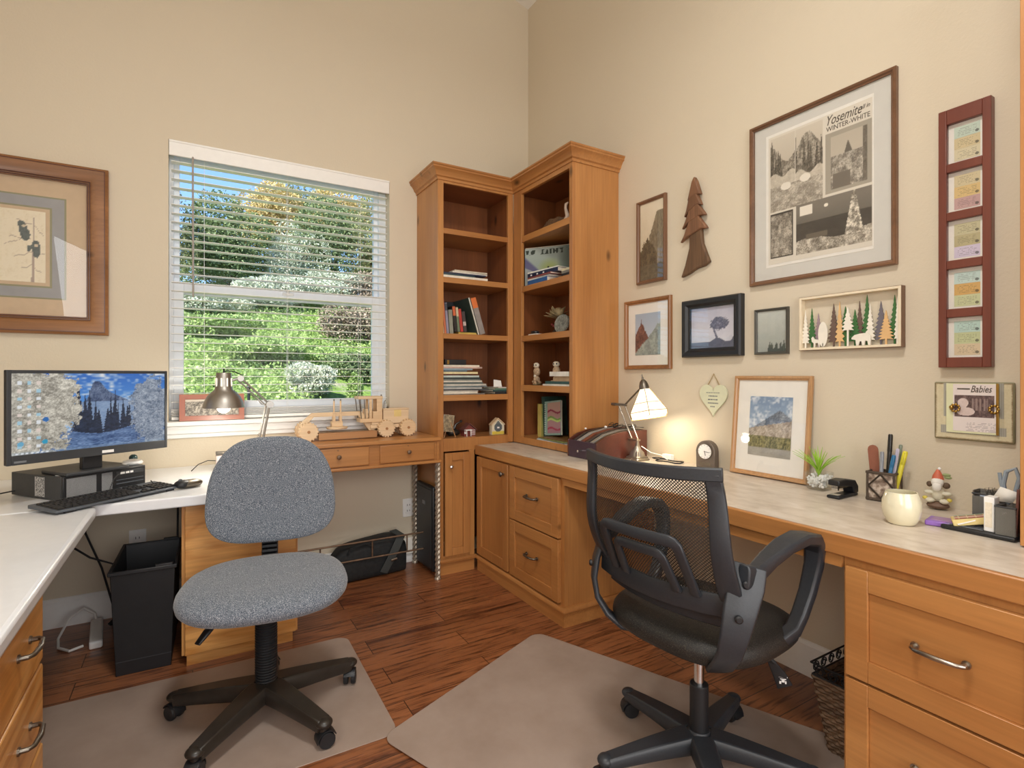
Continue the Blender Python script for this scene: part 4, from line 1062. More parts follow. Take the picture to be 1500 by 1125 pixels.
# silver architect lamp
t = thing('desk_lamp', 'brushed silver swing-arm desk lamp with a lit dome head by the window', 'lamp', (-1.83, -.45, DZ))
o_ = lambda x, y, z: (x + 1.83, y + .45, z - DZ)
MB().lathe([(.085, 0), (.085, .012), (.07, .018), (.014, .022), (.012, .05), (0, .05)], 28).build('base', 'steel', t)
E_ = Vector(o_(-1.779, -.45, 1.050)); Hh = Vector(o_(-1.905, -.45, 1.180)); BB = Vector(o_(-1.83, -.45, .76))
for nm, a, b in (('lower_arm', BB, E_), ('upper_arm', E_, Hh)):
    m_ = MB()
    for dy in (-.011, .011): m_.cyl(a + Vector((0, dy, 0)), b + Vector((0, dy, 0)), .0042, n=8)
    d_ = (b - a); pr_ = Vector((-d_.z, 0, d_.x)).normalized() * .016
    for dy in (-.011, .011): m_.cyl(a + pr_ + Vector((0, dy, 0)), b + pr_ + Vector((0, dy, 0)), .0030, n=8)
    m_.tube([a + pr_ * 1.5 + d_ * (.12 + .4 * i / 60) + Vector((.004 * math.cos(i * 1.3), .004 * math.sin(i * 1.3), 0)) for i in range(60)], .0012, 4)
    m_.build(nm, 'steel', t)
MB().cyl(E_ + Vector((0, -.02, 0)), E_ + Vector((0, .02, 0)), .017, n=18).cyl(Hh + Vector((0, -.018, -.004)), Hh + Vector((0, .018, -.004)), .014, n=18).box(BB.x - .018, BB.x + .018, -.016, .016, .03, .06).build('joint', 'steel', t)
hx0 = o_(-1.975, -.45, 0)[0]
sh = MB()
prof = [(.030, 1.203), (.032, 1.200), (.034, 1.150), (.038, 1.125), (.052, 1.112), (.070, 1.092), (.082, 1.066), (.088, 1.040), (.086, 1.040), (.080, 1.065), (.068, 1.088), (.050, 1.107), (.036, 1.118), (.028, 1.130), (.026, 1.195)]
sh.lathe([(r, z - DZ) for r, z in prof], 36, Matrix.Translation((hx0, 0, 0)), cap=True)
so = sh.build('lamp_shade', 'steel', t)
vt = MB()
for k in range(9):
    a = 2 * pi * k / 9 + .2; vt.add([(hx0 + .0352 * math.cos(a + q), .0352 * math.sin(a + q), z - DZ) for q in (-.09, .09) for z in (1.135, 1.178)], [(0, 1, 3, 2)])
vt.build('vent_slot', emis('vent_glow', '#fff0d8', 1.5), so, solid=.001)
MB().cyl((hx0, 0, 1.20 - DZ), (hx0, 0, 1.222 - DZ), .004, n=8).build('switch', 'black', so)
MB().tube([(hx0, 0, 1.203 - DZ), (hx0 + .012, 0, 1.212 - DZ), (hx0 + .045, 0, 1.208 - DZ), (Hh.x + .005, 0, Hh.z + .012)], .0028, 6).build('cord', 'black', t)
MB().cyl((hx0 + .03, 0, 1.165 - DZ), Hh, .006, n=10).build('head_bracket', 'steel', t)
MB().ball((hx0, 0, 1.048 - DZ), (.030, .030, .034), 18, 12).cyl((hx0, 0, 1.07 - DZ), (hx0, 0, 1.12 - DZ), .016, n=14).build('bulb', 'bulb', t)
light('desk_lamp_light', 'POINT', (-1.975, -.45, .995), 5, (1, .93, .8), size=.03)

# framed panorama on the sill
def frame(name, label, W, H, rail, depth, mat, loc, rz, matb=None, mw=0, pic=None, picname='picture', tilt=0, glazed=True, inner=None, cat='framed picture', res=.004, profile=1, mats=()):
    """picture frame; local origin at centre of back, x right, z up, facing -y. loc is the back centre"""
    t = thing(name, label, cat, loc, rz); g = MB()
    T = Matrix.Rotation(R(tilt), 4, 'X')
    # mitred rails with a small profile
    pr = [(0, 0), (0, -depth * .75), (rail * .15, -depth), (rail * .55, -depth * .9), (rail * .8, -depth * .62), (rail, -depth * .55), (rail, 0)] if profile else [(0, 0), (0, -depth), (rail, -depth), (rail, 0)]
    cor = [(-1, -1), (1, -1), (1, 1), (-1, 1)]
    rg = [[(sx * (W / 2 - o), y, sz * (H / 2 - o)) for o, y in pr] for sx, sz in cor + [cor[0]]]
    g.rings(rg, False, True, T)
    g.build('frame', mat, t, smooth=25)
    iw, ih = W / 2 - rail * .85, H / 2 - rail * .85
    MB().box(-iw, iw, -.004, -.001, -ih, ih, T).build('backing', matb or 'paper', t, smooth=0)
    y = -.0055
    for (m_, a) in mats:      # extra nested mats: (material, inset)
        MB().box(-iw + a, iw - a, y, y + .0012, -ih + a, ih - a, T).build('mat_layer', m_, t, smooth=0); y -= .0008
    if pic:
        mx, mz = (mw if isinstance(mw, tuple) else (mw, mw)); pw, ph = 2 * (iw - mx), 2 * (ih - mz)
        p = picture(picname, pw, ph, pic, t, (-pw / 2, y - .0006, -ph / 2), res)
        if tilt: p.data.transform(T)
    if glazed: MB().box(-iw, iw, -depth * .5, -depth * .5 + .0015, -ih, ih, T).build('glass', 'glass', t, smooth=0)
    return t
def sepia(k, sx=6, sy=6, a='#3a332c', b='#d9cdb8', th=.3, g=2.2):
    return lambda U, V: lerp(hx(a), hx(b), (fbm(U * sx, V * sy, 5, k) - th) * g)
def pano(U, V):
    r = lerp(hx('#4a443d'), hx('#cfc6b6'), (fbm(U * 24, V * 9, 4, 2) - .3) * 2.6); return np.where((V > .86)[..., None], hx('#d9d0c0'), r)
frame('framed_photograph', 'long redwood-framed photograph leaning on the window sill', .30, .138, .024, .018, 'redwood', (-2.008, -.018, .952 + .069), 0, 'redwood', .006, pano, 'photograph', tilt=-6, profile=0, glazed=False)

# ============================================================ WOODEN TOY ROAD GRADER
t = thing('toy_grader', 'handmade pale wooden toy road grader on the writing desk', 'toy', (-1.30, -.175, .832), 0)
def wheel(name, x, y, z, r, parent, w_=.034):
    prof = [(0, -w_ / 2), (r * .30, -w_ / 2), (r * .32, -w_ / 2 + .006), (r * .42, -w_ / 2 + .006), (r * .45, -w_ / 2), (r * .86, -w_ / 2), (r * .92, -w_ / 2 + .003), (r * .92, w_ / 2 - .003), (r * .86, w_ / 2), (0, w_ / 2)]
    m_ = MB().lathe(prof, 32, TR((x, y, z), rx=90))
    for k in range(18):
        a = 2 * pi * k / 18
        for s_ in (-1, 1):
            T = Matrix.Translation((x, y, z)) @ Matrix.Rotation(a + (.08 if s_ > 0 else 0), 4, 'Y') @ Matrix.Translation((r * .93, s_ * w_ * .26, 0)); m_.box(-.004, .004, -w_ * .23, w_ * .23, -.0042, .0042, T)
    o = m_.build(name, 'toy', parent, bevel=.001)
    MB().cyl((x, y - w_ / 2 - .002, z), (x, y - w_ / 2 + .008, z), r * .16, n=12).build('hub', 'toydark', o)
    return o
for x, y, r in ((-.262, -.055, .052), (-.262, .055, .052), (.168, -.055, .050), (.168, .055, .050), (.300, -.055, .050), (.300, .055, .050)): wheel('wheel', x, y, r, r, t)
bd = MB().cyl((-.262, -.05, .052), (-.262, .05, .052), .008).cyl((.168, -.05, .046), (.168, .05, .046), .007).cyl((.30, -.05, .046), (.30, .05, .046), .007)
bd.box(-.285, -.245, -.02, .02, .045, .095).build('axle', 'toydark', t)
MB().prism([(-.30, .088), (-.235, .150), (.035, .152), (.115, .060), (.115, .035), (.085, .035), (.02, .128), (-.225, .128), (-.275, .075), (-.30, .075)], -.014, .014).build('boom', 'toy', t, bevel=.002)
MB().box(-.21, .11, -.075, -.045, .004, .042).box(-.21, .11, -.044, .03, .030, .036).build('blade', 'toydark', t, bevel=.002)
m_ = MB()
for x in (-.118, -.082): m_.box(x - .004, x + .004, -.02, -.012, .10, .215).box(x - .007, x + .007, -.022, .0, .098, .15)
m_.box(-.13, -.07, -.018, .018, .07, .10).build('blade_lift', 'toy', t, bevel=.001)
m_ = MB().cyl((-.118, -.016, .15), (-.118, -.016, .225), .0035, n=8).cyl((-.082, -.016, .15), (-.082, -.016, .225), .0035, n=8); m_.build('lift_rod', 'pewter', t)
m_ = MB().lathe([(.0, .058), (.055, .058), (.058, .064), (.055, .070), (0, .070)], 28, Matrix.Translation((-.10, -.01, 0))).build('turntable', 'toy', t)
MB().box(.085, .330, -.032, .032, .050, .072).box(.09, .17, -.036, .036, .072, .10).build('chassis', 'toy', t, bevel=.002)
cab = MB().box(.022, .150, -.044, .044, .088, .110).box(.095, .150, -.044, .044, .105, .150).box(.010, .152, -.046, .046, .222, .238).box(.118, .150, -.044, -.034, .15, .222).box(.118, .15, .034, .044, .15, .222).box(.138, .15, -.034, .034, .15, .222).box(.075, .09, -.044, -.036, .11, .222).box(.075, .09, .036, .044, .11, .222).box(.05, .075, -.018, .018, .11, .165)
cab.build('cab', 'toy', t, bevel=.002)
for y in (-.040, .040):
    for a_, b_, r_ in ((.016, .030, .0028), (.045, .052, .0024)): MB().cyl((a_, y, .222), (b_, y, .108), r_, n=6).build('cab_post', 'pewter', t)
for x_ in (.012, .146): MB().cyl((x_, -.035, .238), (x_, -.035, .247), .004).build('cab_light', 'pewter', t)
MB().box(.160, .315, -.030, .030, .075, .160).box(.158, .318, -.033, .033, .155, .164).build('engine_hood', 'toy', t, bevel=.003)
MB().box(.225, .268, -.032, -.030, .115, .155).build('hood_louvre', plain('yellow_stained_wood', '#d9bf7c', .5), t)
MB().tube([(.166, -.022, .16), (.168, -.022, .205), (.176, -.022, .212)], .003, 8).ball((.196, 0, .168), .007).build('exhaust_pipe', 'pewter', t)

# ============================================================ WALL ART
# window wall, left: large pine frame with nested mats and bear print
def bears(U, V):
    r = full(U, '#e8dcc2'); n = fbm(U * 14, V * 14, 4, 1); r = lerp(r, hx('#d8c9a8'), (n - .55) * 3)
    tk = np.abs(U - (.72 + .02 * V - .04 * (V - .4) ** 2)) < .008 + .028 * (1 - V) ** 1.5; r = np.where(tk[..., None], hx('#a8968a'), r)
    for (x0, y0, x1, y1) in ((.2, .62, .66, .60), (.1, .50, .6, .64), (.72, .42, 1, .40), (.3, .34, .7, .42), (.74, .8, .95, .66), (.72, .2, .9, .14), (.45, .18, .7, .24), (.35, .86, .7, .8)):
        q = (U - x0) / (x1 - x0); yy = y0 + (y1 - y0) * q + .01 * np.sin(q * 9); d = (q > 0) & (q < 1) & (np.abs(V - yy) < .006); r = np.where(d[..., None], hx('#b3a28e'), r)
    for cx, cy, a, b in ((.50, .74, .10, .10), (.55, .66, .11, .09), (.78, .50, .10, .085), (.80, .43, .09, .08), (.63, .47, .05, .045), (.45, .80, .07, .05)):
        d = ((U - cx) / a) ** 2 + ((V - cy) / b) ** 2 + .8 * (fbm(U * 25, V * 25, 3, 3) - .5) < 1; r = np.where(d[..., None], lerp(hx('#3b4343'), hx('#66726f'), fbm(U * 30, V * 30, 3, 4)), r)
    for cx, cy in ((.52, .78), (.79, .52)):
        d = ((U - cx) / .05) ** 2 + ((V - cy) / .018) ** 2 < 1; r = np.where(d[..., None], hx('#cbbba0'), r)
    return r
PX0, PX1, PZ0, PZ1 = -3.085, -2.452, 1.385, 2.19
PW, PH = PX1 - PX0, PZ1 - PZ0
t = frame('framed_picture', 'large knotty pine frame with bear print and layered mats left of the window', PW, PH, .085, .035, 'pineX', ((PX0 + PX1) / 2, -.001, (PZ0 + PZ1) / 2), 0, 'tanmat', (.165, .165), bears, 'print', mats=(('olivemat', .090), ('bluemat', .097), ('olivemat', .142), ('tanmat', .150)))
g = MB()
for o_, dd in ((.012, .036), (.070, .03), (.079, .026)):
    rg = [[(sx * (PW / 2 - o_ - q), -dd - y, sz * (PH / 2 - o_ - q)) for q, y in ((0, -.004), (0, .0015), (.003, .0015), (.003, -.004))] for sx, sz in ((-1, -1), (1, -1), (1, 1), (-1, 1), (-1, -1))]
    g.rings(rg, False, True)
g.build('frame_beading', 'mahog', t)

def RW(y, z): return (-.001, y, z)
# big poster frame
t = frame('framed_picture', 'large thin-framed sepia winter poster high on the right wall', .565, .686, .018, .022, 'walnutX', RW(-2.0955, 1.919), -90, 'greymat', 0, None)
pw, ph = .402, .535; bx, bz_ = -.200, -.262
def poster(U, V):
    r = full(U, '#ddd5c6')
    def put(x0, x1, y0, y1, fn):
        nonlocal r
        d = (U > x0) & (U < x1) & (V > y0) & (V < y1); u = (U - x0) / (x1 - x0); v = (V - y0) / (y1 - y0); r = np.where(d[..., None], fn(u, v), r)
    def tree_(k):
        def fn(u, v):
            q = lerp(hx('#b8ae9d'), hx('#d3c9b8'), v); mt = v < .62 + .22 * np.sin(u * 4 + k * 2) + .1 * fbm(u * 5, v * 3, 3, k); q = np.where(mt[..., None], lerp(hx('#5f594f'), hx('#c4baa9'), (fbm(u * 12, v * 12, 5, k) - .3) * 2.4), q)
            f = firs(u, v, .22, 6, .75, k + 2, .09, -.05, .45 if k == 1 else 1.1); q = np.where(f[..., None], lerp(hx('#3f3a33'), hx('#8d8475'), (fbm(u * 26, v * 26, 3, k) - .3) * 2), q)
            return np.where((v < .22 + .05 * np.sin(u * 9))[..., None], lerp(hx('#a89e8d'), hx('#e2d9c8'), fbm(u * 9, v * 16, 4, k + 1)), q)
        return fn
    put(.02, .285, .60, .985, tree_(1)); put(.295, .56, .56, .985, tree_(3))
    put(.02, .56, .405, .60, lambda u, v: lerp(hx('#8a8174'), hx('#d9d0bf'), (fbm(u * 12, v * 6, 5, 5) - .35) * 2.4))
    put(.59, 1.0, .43, .86, lambda u, v: full(u, '#a79f90'))
    def yos(u, v):
        q = lerp(hx('#c9bfae'), hx('#bcb2a1'), v); dm = v < .84 - 2.2 * np.abs(u - .48) ** 1.1 - .35 * np.maximum(0, .48 - u); q = np.where(((v > .55) & dm)[..., None], hx('#6c655b'), q)
        q = np.where((v < .62)[..., None], lerp(hx('#6c655b'), hx('#d6cdbd'), (fbm(u * 8, v * 9, 4, 6) - .3) * 2.3), q); q = np.where(((v < .28) & (np.abs(u - .3) < .25))[..., None], hx('#756d62'), q)
        return np.where((u > .88)[..., None], lerp(hx('#4c463e'), hx('#9a9182'), fbm(u * 20, v * 20, 3, 2)), q)
    put(.64, .96, .455, .83, yos)
    put(.02, .27, .045, .39, lambda u, v: np.where((((u < .04) | (u > .95) | (v < .03) | (v > .96)))[..., None], hx('#3a352e'), lerp(hx('#5c554b'), hx('#d2c8b7'), (fbm(u * 7, v * 10, 5, 8) - .3) * 2.3)))
    def night(u, v):
        q = lerp(hx('#4a4640'), hx('#7d766b'), v + .2 * fbm(u * 5, v * 5, 3, 1)); q = np.where((v < .62)[..., None], lerp(hx('#39352f'), hx('#57514a'), fbm(u * 5, v * 5, 3, 3)), q)
        q = np.where((v < .26 + .05 * np.sin(u * 8))[..., None], lerp(hx('#6a6256'), hx('#e5dccb'), (fbm(u * 16, v * 9, 4, 4) - .3) * 2.2), q)
        tr_ = (np.abs(u - .78) < .13 * (1.0 - v) + .015) & (v > .2); q = np.where(tr_[..., None], lerp(hx('#6a6256'), hx('#f3ead8'), (fbm(u * 30, v * 24, 3, 5) - .3) * 2.6), q)
        q = np.where((((u - .42) / .028) ** 2 + ((v - .86) / .035) ** 2 < 1)[..., None], hx('#efe6d4'), q)
        q = np.where(((u > .14) & (u < .44) & (np.abs(v - .33) < .05))[..., None], hx('#6a6155'), q)
        return np.where(((np.abs(u - .14) < .09) & (np.abs(v - .86) < .09))[..., None], hx('#e9e1d2'), q)
    put(.30, 1.0, .035, .41, night)
    for cx, cy in ((.19, .585), (.39, .605)): r = np.where((((U - cx) / .055) ** 2 + ((V - cy) / .03) ** 2 < 1)[..., None], hx('#e9e1d2'), r)
    return r
MB().box(bx - .012, bx + pw + .004, -.0052, -.004, bz_ - .012, bz_ + ph + .012).build('poster_sheet', 'paper', t, smooth=0)
picture('poster', pw, ph, poster, t, (bx, -.0062, bz_), .0025)
text('poster_title', 'Yosemite', .052, t, (bx + .235, -.0068, bz_ + ph - .042), 'ink', .125, shear=.4)
text('poster_title', 'all in', .022, t, (bx + .362, -.0068, bz_ + ph - .030), 'ink', .032, shear=.3)
text('poster_title', 'WINTER-WHITE', .026, t, (bx + .240, -.0068, bz_ + ph - .066), 'ink', .155)

# tall red-brown frame holding five openings of tickets
t = thing('ticket_frame', 'tall narrow cherry frame with five windows of pastel tickets', 'framed tickets', RW(-2.570, 1.628), -90)
W, H = .134, .825; rg = MB().box(-W / 2, -W / 2 + .022, -.028, 0, -H / 2, H / 2).box(W / 2 - .022, W / 2, -.028, 0, -H / 2, H / 2)
op = []
zt = H / 2 - .045
zs = [(H / 2 - .048 - i * .1545, H / 2 - .048 - i * .1545 - .127) for i in range(5)]
prev = H / 2
for a, b in zs: rg.box(-W / 2 + .022, W / 2 - .022, -.028, 0, a, prev); prev = b
rg.box(-W / 2 + .022, W / 2 - .022, -.028, 0, -H / 2, prev); rg.build('frame', 'cherry', t, bevel=.002)
cl = [['#c3d3c4', '#d3c39a', '#d9cfae'], ['#d6c7a0', '#dcbf83', '#c7a2a0'], ['#c8c19c', '#bdb38a', '#d6cbe0'], ['#c6dcd6', '#d8ad66', '#cdd2a5'], ['#bcd8cf', '#c8cfa0', '#dcc9a8']]
for i, (a, b) in enumerate(zs):
    MB().box(-W / 2 + .022, W / 2 - .022, -.012, -.008, b, a).build('mat_board', 'matboard', t, smooth=0)
    for j in range(3):
        def tk(U, V, c=cl[i][j], k=i + j):
            r = full(U, c); ln = ((np.abs((V * 7) % 1 - .5) < .2) & (vn(U * 30, np.floor(V * 7) * 3.3, k) > .45) & (np.abs(U - .5) < .36) & (np.abs(V - .5) < .35))
            r = np.where(ln[..., None], r * .6, r); return np.where((((U - .88) / .07) ** 2 + ((V - .25) / .12) ** 2 < 1)[..., None], r * .55, r)
        picture('ticket', .066, .0355, tk, t, (-.030, -.0128, a - .012 - .036 * (j + 1)), .0012)
MB().box(-W / 2 + .021, W / 2 - .021, -.017, -.0155, -H / 2 + .02, H / 2 - .02).build('glass', 'glass', t, smooth=0)

def cliff(U, V):
    r = lerp(hx('#c4b698'), hx('#ece0c8'), V + .4 * (fbm(U * 5, V * 8, 4, 1) - .5)); a = V < .5 + .9 * (U - .38) + .1 * fbm(U * 6, V * 3, 3, 2); a &= (U > .4) & (V < .86)
    r = np.where(a[..., None], lerp(hx('#6f6450'), hx('#a3967c'), (fbm(U * 20, V * 6, 4, 3) - .3) * 2), r); b = V < .62 - .5 * np.abs(U - .3) - .15 * fbm(U * 8, V * 8, 3, 4)
    r = np.where((b & (U < .7))[..., None], lerp(hx('#3f382c'), hx('#77694f'), (fbm(U * 16, V * 16, 4, 5) - .25) * 2), r)
    return np.where((V < .2)[..., None], lerp(hx('#4a4436'), hx('#80765e'), fbm(U * 12, V * 30, 3, 6)), r)
frame('framed_picture', 'narrow brown frame with sepia cliff view beside the carved tree', .205, .448, .018, .022, 'walnutZ', RW(-1.2265, 1.9075), -90, 'matboard', 0, cliff, 'print')
def redc(U, V):
    r = lerp(hx('#c9d0d6'), hx('#a9b9cc'), V); a = V < 1.0 - 1.0 * np.abs(U - .25) ** .8 - .3 * fbm(U * 5, V * 3, 4, 1); r = np.where(a[..., None], lerp(hx('#4e3330'), hx('#a06a5a'), (fbm(U * 9, V * 9, 5, 2) - .3) * 2.4), r)
    b = (V < .15 + .75 * (U - .25) + .15 * fbm(U * 5, V * 5, 3, 3)); return np.where(b[..., None], lerp(hx('#7f8a86'), hx('#b8c3b9'), (fbm(U * 9, V * 9, 4, 4) - .3) * 2), r)
frame('framed_picture', 'orange-brown frame with white mat around a red canyon photo', .336, .378, .022, .02, 'pineZ', RW(-1.195, 1.4125), -90, 'matboard', .058, redc, 'photograph')
def lone(U, V):
    r = lerp(hx('#e2e2ea'), hx('#bcbccd'), V * 1.1 + .5 * (fbm(U * 4, V * 6, 4, 1) - .5)); r = np.where((V < .30 + .06 * np.sin(U * 7))[..., None], lerp(hx('#b9bccb'), hx('#dfe1ea'), fbm(U * 8, V * 14, 4, 2)), r)
    tk = (np.abs(U - (.56 + .04 * np.sin(V * 9))) < .022) & (V > .18) & (V < .52); cr_ = (((U - .64) / .19) ** 2 + ((V - .58) / .15) ** 2 + 1.5 * (fbm(U * 22, V * 22, 3, 3) - .5) < 1)
    r = np.where((tk | cr_)[..., None], lerp(hx('#4b5068'), hx('#8f92a6'), (fbm(U * 34, V * 34, 3, 4) - .3) * 2), r); bs = V < .16 + .1 * np.exp(-((U - .6) / .12) ** 2) + .22 * np.exp(-((U - 1) / .08) ** 2)
    return np.where(bs[..., None], lerp(hx('#454a60'), hx('#6e7389'), fbm(U * 20, V * 20, 3, 5)), r)
frame('framed_picture', 'chunky black moulded frame with a lone tree in mist', .330, .276, .042, .035, 'black', RW(-1.612, 1.416), -90, 'matboard', 0, lone, 'photograph')
def mist(U, V):
    r = lerp(hx('#a0a59e'), hx('#c6cac2'), V + .4 * (fbm(U * 4, V * 9, 4, 1) - .5)); return np.where(firs(U, V, .06, 7, .22, 4, .07, .35, 1)[..., None], hx('#4a534e'), r)
frame('framed_picture', 'small dark pewter frame with misty grey forest picture', .151, .194, .011, .018, plain('dark_pewter_frame', '#5d5c56', .35, .5), RW(-1.9095, 1.376), -90, 'matboard', 0, mist, 'picture')
def mount(U, V):
    r = lerp(hx('#a7b9cc'), hx('#7d95b3'), V); r = lerp(r, hx('#e8ecef'), (fbm(U * 3, V * 4, 5, 1) - .42) * 3); a = (V > .45) & (V < .78 - .5 * np.abs(U - .72)); r = np.where(a[..., None], lerp(hx('#55606f'), hx('#a7b0bb'), (fbm(U * 9, V * 9, 4, 2) - .3) * 2.2), r)
    b = V < .50 + .16 * (U - .3); r = np.where(b[..., None], lerp(hx('#8d7f6e'), hx('#d6cbbb'), (fbm(U * 12, V * 14, 5, 3) - .3) * 2.2), r)
    c = V < .33; r = np.where(c[..., None], lerp(hx('#4a4a2c'), hx('#a39b6a'), (fbm(U * 30, V * 16, 4, 4) - .28) * 2.4), r)
    return np.where((V < .14)[..., None], lerp(hx('#8e8a80'), hx('#b4b0a6'), fbm(U * 6, V * 20, 3, 6)), r)
t = frame('framed_picture', 'light oak frame with wide white mat standing on the counter against the wall', .345, .424, .018, .018, 'maple', (-.030, -1.919, .976), -90, 'matboard', (.062, .072), mount, 'photograph', tilt=-5)

# carved tree wall hanging
t = thing('tree_carving', 'carved brown wooden fir tree hanging on the wall', 'wall carving', RW(-1.52, 1.91), -90)
MB().prism([(-.03, .0), (.035, .0), (.045, -.09), (.085, -.185), (.055, -.200), (.01, -.205), (-.04, -.225), (-.085, -.235), (-.06, -.18), (-.035, -.10)], -.022, 0).build('trunk', 'driftwood', t, bevel=.006)
for w_, z0, z1, xo in ((.135, -.045, .055, 0), (.118, .02, .11, .0), (.085, .075, .165, -.005), (.072, .125, .238, .0)):
    p = [(-w_ * .62 + xo, z0 - .02), (-w_ * .45 + xo, z0 + .012), (-.018 + xo, z1), (.018 + xo, z1), (w_ * .5 + xo, z0 + .035), (w_ * .58 + xo, z0 + .018), (w_ * .3 + xo, z0 + .024), (0 + xo, z0 + .012), (-w_ * .3 + xo, z0 + .002)]
    if w_ == .072: p = [(-.036, .13), (-.01, .215), (.004, .238), (.016, .215), (.04, .145), (.01, .148), (-.012, .142)]
    MB().prism(p, -.030 - .06 * (.14 - w_), -.008).build('branch_tier', 'treebrown', t, bevel=.005)
# heart sign
t = thing('heart_sign', 'pale green heart-shaped sign hanging on a cord', 'sign', RW(-1.617, 1.09), -90)
hp = []
for i in range(40):
    a = 2 * pi * i / 40; x = 16 * math.sin(a) ** 3; y = 13 * math.cos(a) - 5 * math.cos(2 * a) - 2 * math.cos(3 * a) - math.cos(4 * a); hp.append((x * .0048, y * .0052 - .005))
MB().prism(hp, -.010, -.002).build('heart_plate', plain('pale_green_paint', '#d5d6b8', .5, var=.03), t, bevel=.002)
MB().tube([(-.035, -.006, .048), (0, -.004, .108), (.038, -.006, .048)], .0022, 6).build('hanging_cord', plain('tan_cord', '#a08b62', .8), t)
for i, w_ in enumerate((.075, .048, .054, .056, .028)):
    m_ = MB(); x = -w_ / 2; rr = random.Random(i)
    while x < w_ / 2 - .002:
        l_ = rr.uniform(.004, .011); m_.box(x, min(x + l_, w_ / 2), -.0108, -.0098, .0175 - .0165 * i, .0215 - .0165 * i + (.001 if i else -.001)); x += l_ + .003
    m_.build('script_line', 'grey', t)
# layered wooden forest
t = thing('forest_shadow_box', 'small shadow box frame with layered cut-out trees, a deer and a bear', 'shadow box', RW(-2.2195, 1.3935), -90)
W, H = .356, .208; g = MB(); rect_frame(g, -W / 2, W / 2, -H / 2, H / 2, .009, .009, .009, .009, -.030, 0); g.build('box_frame', plain('birch_edge', '#e6d8bd', .6, var=.03), t, bevel=.001)
gi = MB(); rect_frame(gi, -W / 2 - .0015, W / 2 + .0015, -H / 2 - .0015, H / 2 + .0015, .0012, .0012, .0012, .0012, -.027, 0); gi.build('dark_edge', 'walnutX', t)
def fir(cx, h, w_, y, mat, n=9, name='cutout_tree', lift=.02):
    p = [(cx - .003, -H / 2 + .009), (cx - .003, -H / 2 + .009 + lift)]; z0 = -H / 2 + .009 + lift
    L = []
    for i in range(n):
        q = i / n; L.append((cx - w_ * (1 - q) * (1 if i else .8), z0 + (h - lift) * q - .002)); L.append((cx - w_ * (1 - q) * .45, z0 + (h - lift) * (q + .55 / n)))
    p += L + [(cx, z0 + h - lift)] + [(2 * cx - x, z) for x, z in L[::-1]] + [(cx + .003, -H / 2 + .009 + lift), (cx + .003, -H / 2 + .009)]
    MB().prism(p, y, y + .003).build(name, mat, t, smooth=0)
GR, BR, PK, WH, TN, GY = (plain('paint_' + n, c, .6, var=.03) for n, c in (('green', '#3f6f3c'), ('brown', '#6b564c'), ('mauve', '#a08a92'), ('white', '#ece6d8'), ('tan', '#dcb47e'), ('grey', '#6f6a72')))
for a in ((-.158, .150, .019, -.020, WH), (-.137, .155, .020, -.012, GR), (-.113, .135, .024, -.009, PK), (-.055, .165, .026, -.010, BR), (-.012, .150, .030, -.011, GR), (.020, .135, .026, -.008, GR), (.035, .165, .020, -.006, BR), (.062, .184, .026, -.010, GR), (.076, .150, .020, -.018, WH), (.107, .155, .030, -.009, GY), (.128, .120, .029, -.020, TN), (.150, .172, .024, -.009, GR), (.163, .165, .013, -.019, WH)): fir(*a)
fir(-.030, .170, .020, -.016, TN, 8); fir(.002, .145, .026, -.022, WH, 6, lift=.060)
MB().prism([(-.088 + .018 * math.sin(a) , -.045 + .048 * -math.cos(a)) for a in [i * 2 * pi / 16 for i in range(16)]] , -.024, -.021).box(-.0895, -.0865, -.024, -.021, -.095, -.08).build('cutout_tree', WH, t, smooth=0)
MB().prism([(-.120, -.094), (-.120, -.080), (-.128, -.072), (-.130, -.058), (-.124, -.052), (-.118, -.062), (-.100, -.066), (-.098, -.094), (-.101, -.094), (-.104, -.078), (-.114, -.078), (-.116, -.094)], -.028, -.025).build('cutout_deer', WH, t, smooth=0)
MB().prism([(.018, -.066), (.028, -.056), (.045, -.052), (.072, -.050), (.083, -.060), (.082, -.094), (.074, -.094), (.072, -.080), (.064, -.078), (.062, -.094), (.054, -.094), (.052, -.080), (.046, -.080), (.042, -.094), (.034, -.094), (.032, -.074), (.018, -.071)], -.028, -.025).build('cutout_bear', WH, t, smooth=0)
# babies memo plaque
t = thing('memo_plaque', 'distressed cream plaque holding a baby announcement card between two clips', 'plaque', RW(-2.586, 1.077), -90)
def dist(U, V):
    r = lerp(hx('#c8bd98'), hx('#ddd4b8'), fbm(U * 7, V * 7, 4, 1)); e = np.minimum(np.minimum(U, 1 - U), np.minimum(V, 1 - V) * .9); r = lerp(hx('#6e5a3c'), r, e * 40 + fbm(U * 12, V * 12, 3, 2) - .5)
    st_ = (((np.abs(U - .15) < .03) | (np.abs(U - .86) < .03)) & (V > .4)) | ((V > .10) & (V < .24) & (U > .08) & (U < .92)); r = np.where(st_[..., None], lerp(hx('#8f8d84'), hx('#b5b1a4'), (np.sin(U * 260) + 1) / 2), r)
    gl = ((U > .14) & (U < .9) & (V > .24) & (V < .86)) & (np.sin(U * 300) > .3); return np.where(gl[..., None], r * .88, r)
MB().box(-.1, .1, -.012, -.001, -.092, .092).build('plaque_board', 'olivemat', t, bevel=.004)
picture('distressed_face', .194, .178, dist, t, (-.097, -.0125, -.089), .0018)
MB().box(-.065, .066, -.0175, -.0135, -.068, .088).build('card_backing', plain('pale_green_card', '#dfe0b8', .7, var=.03), t, smooth=0)
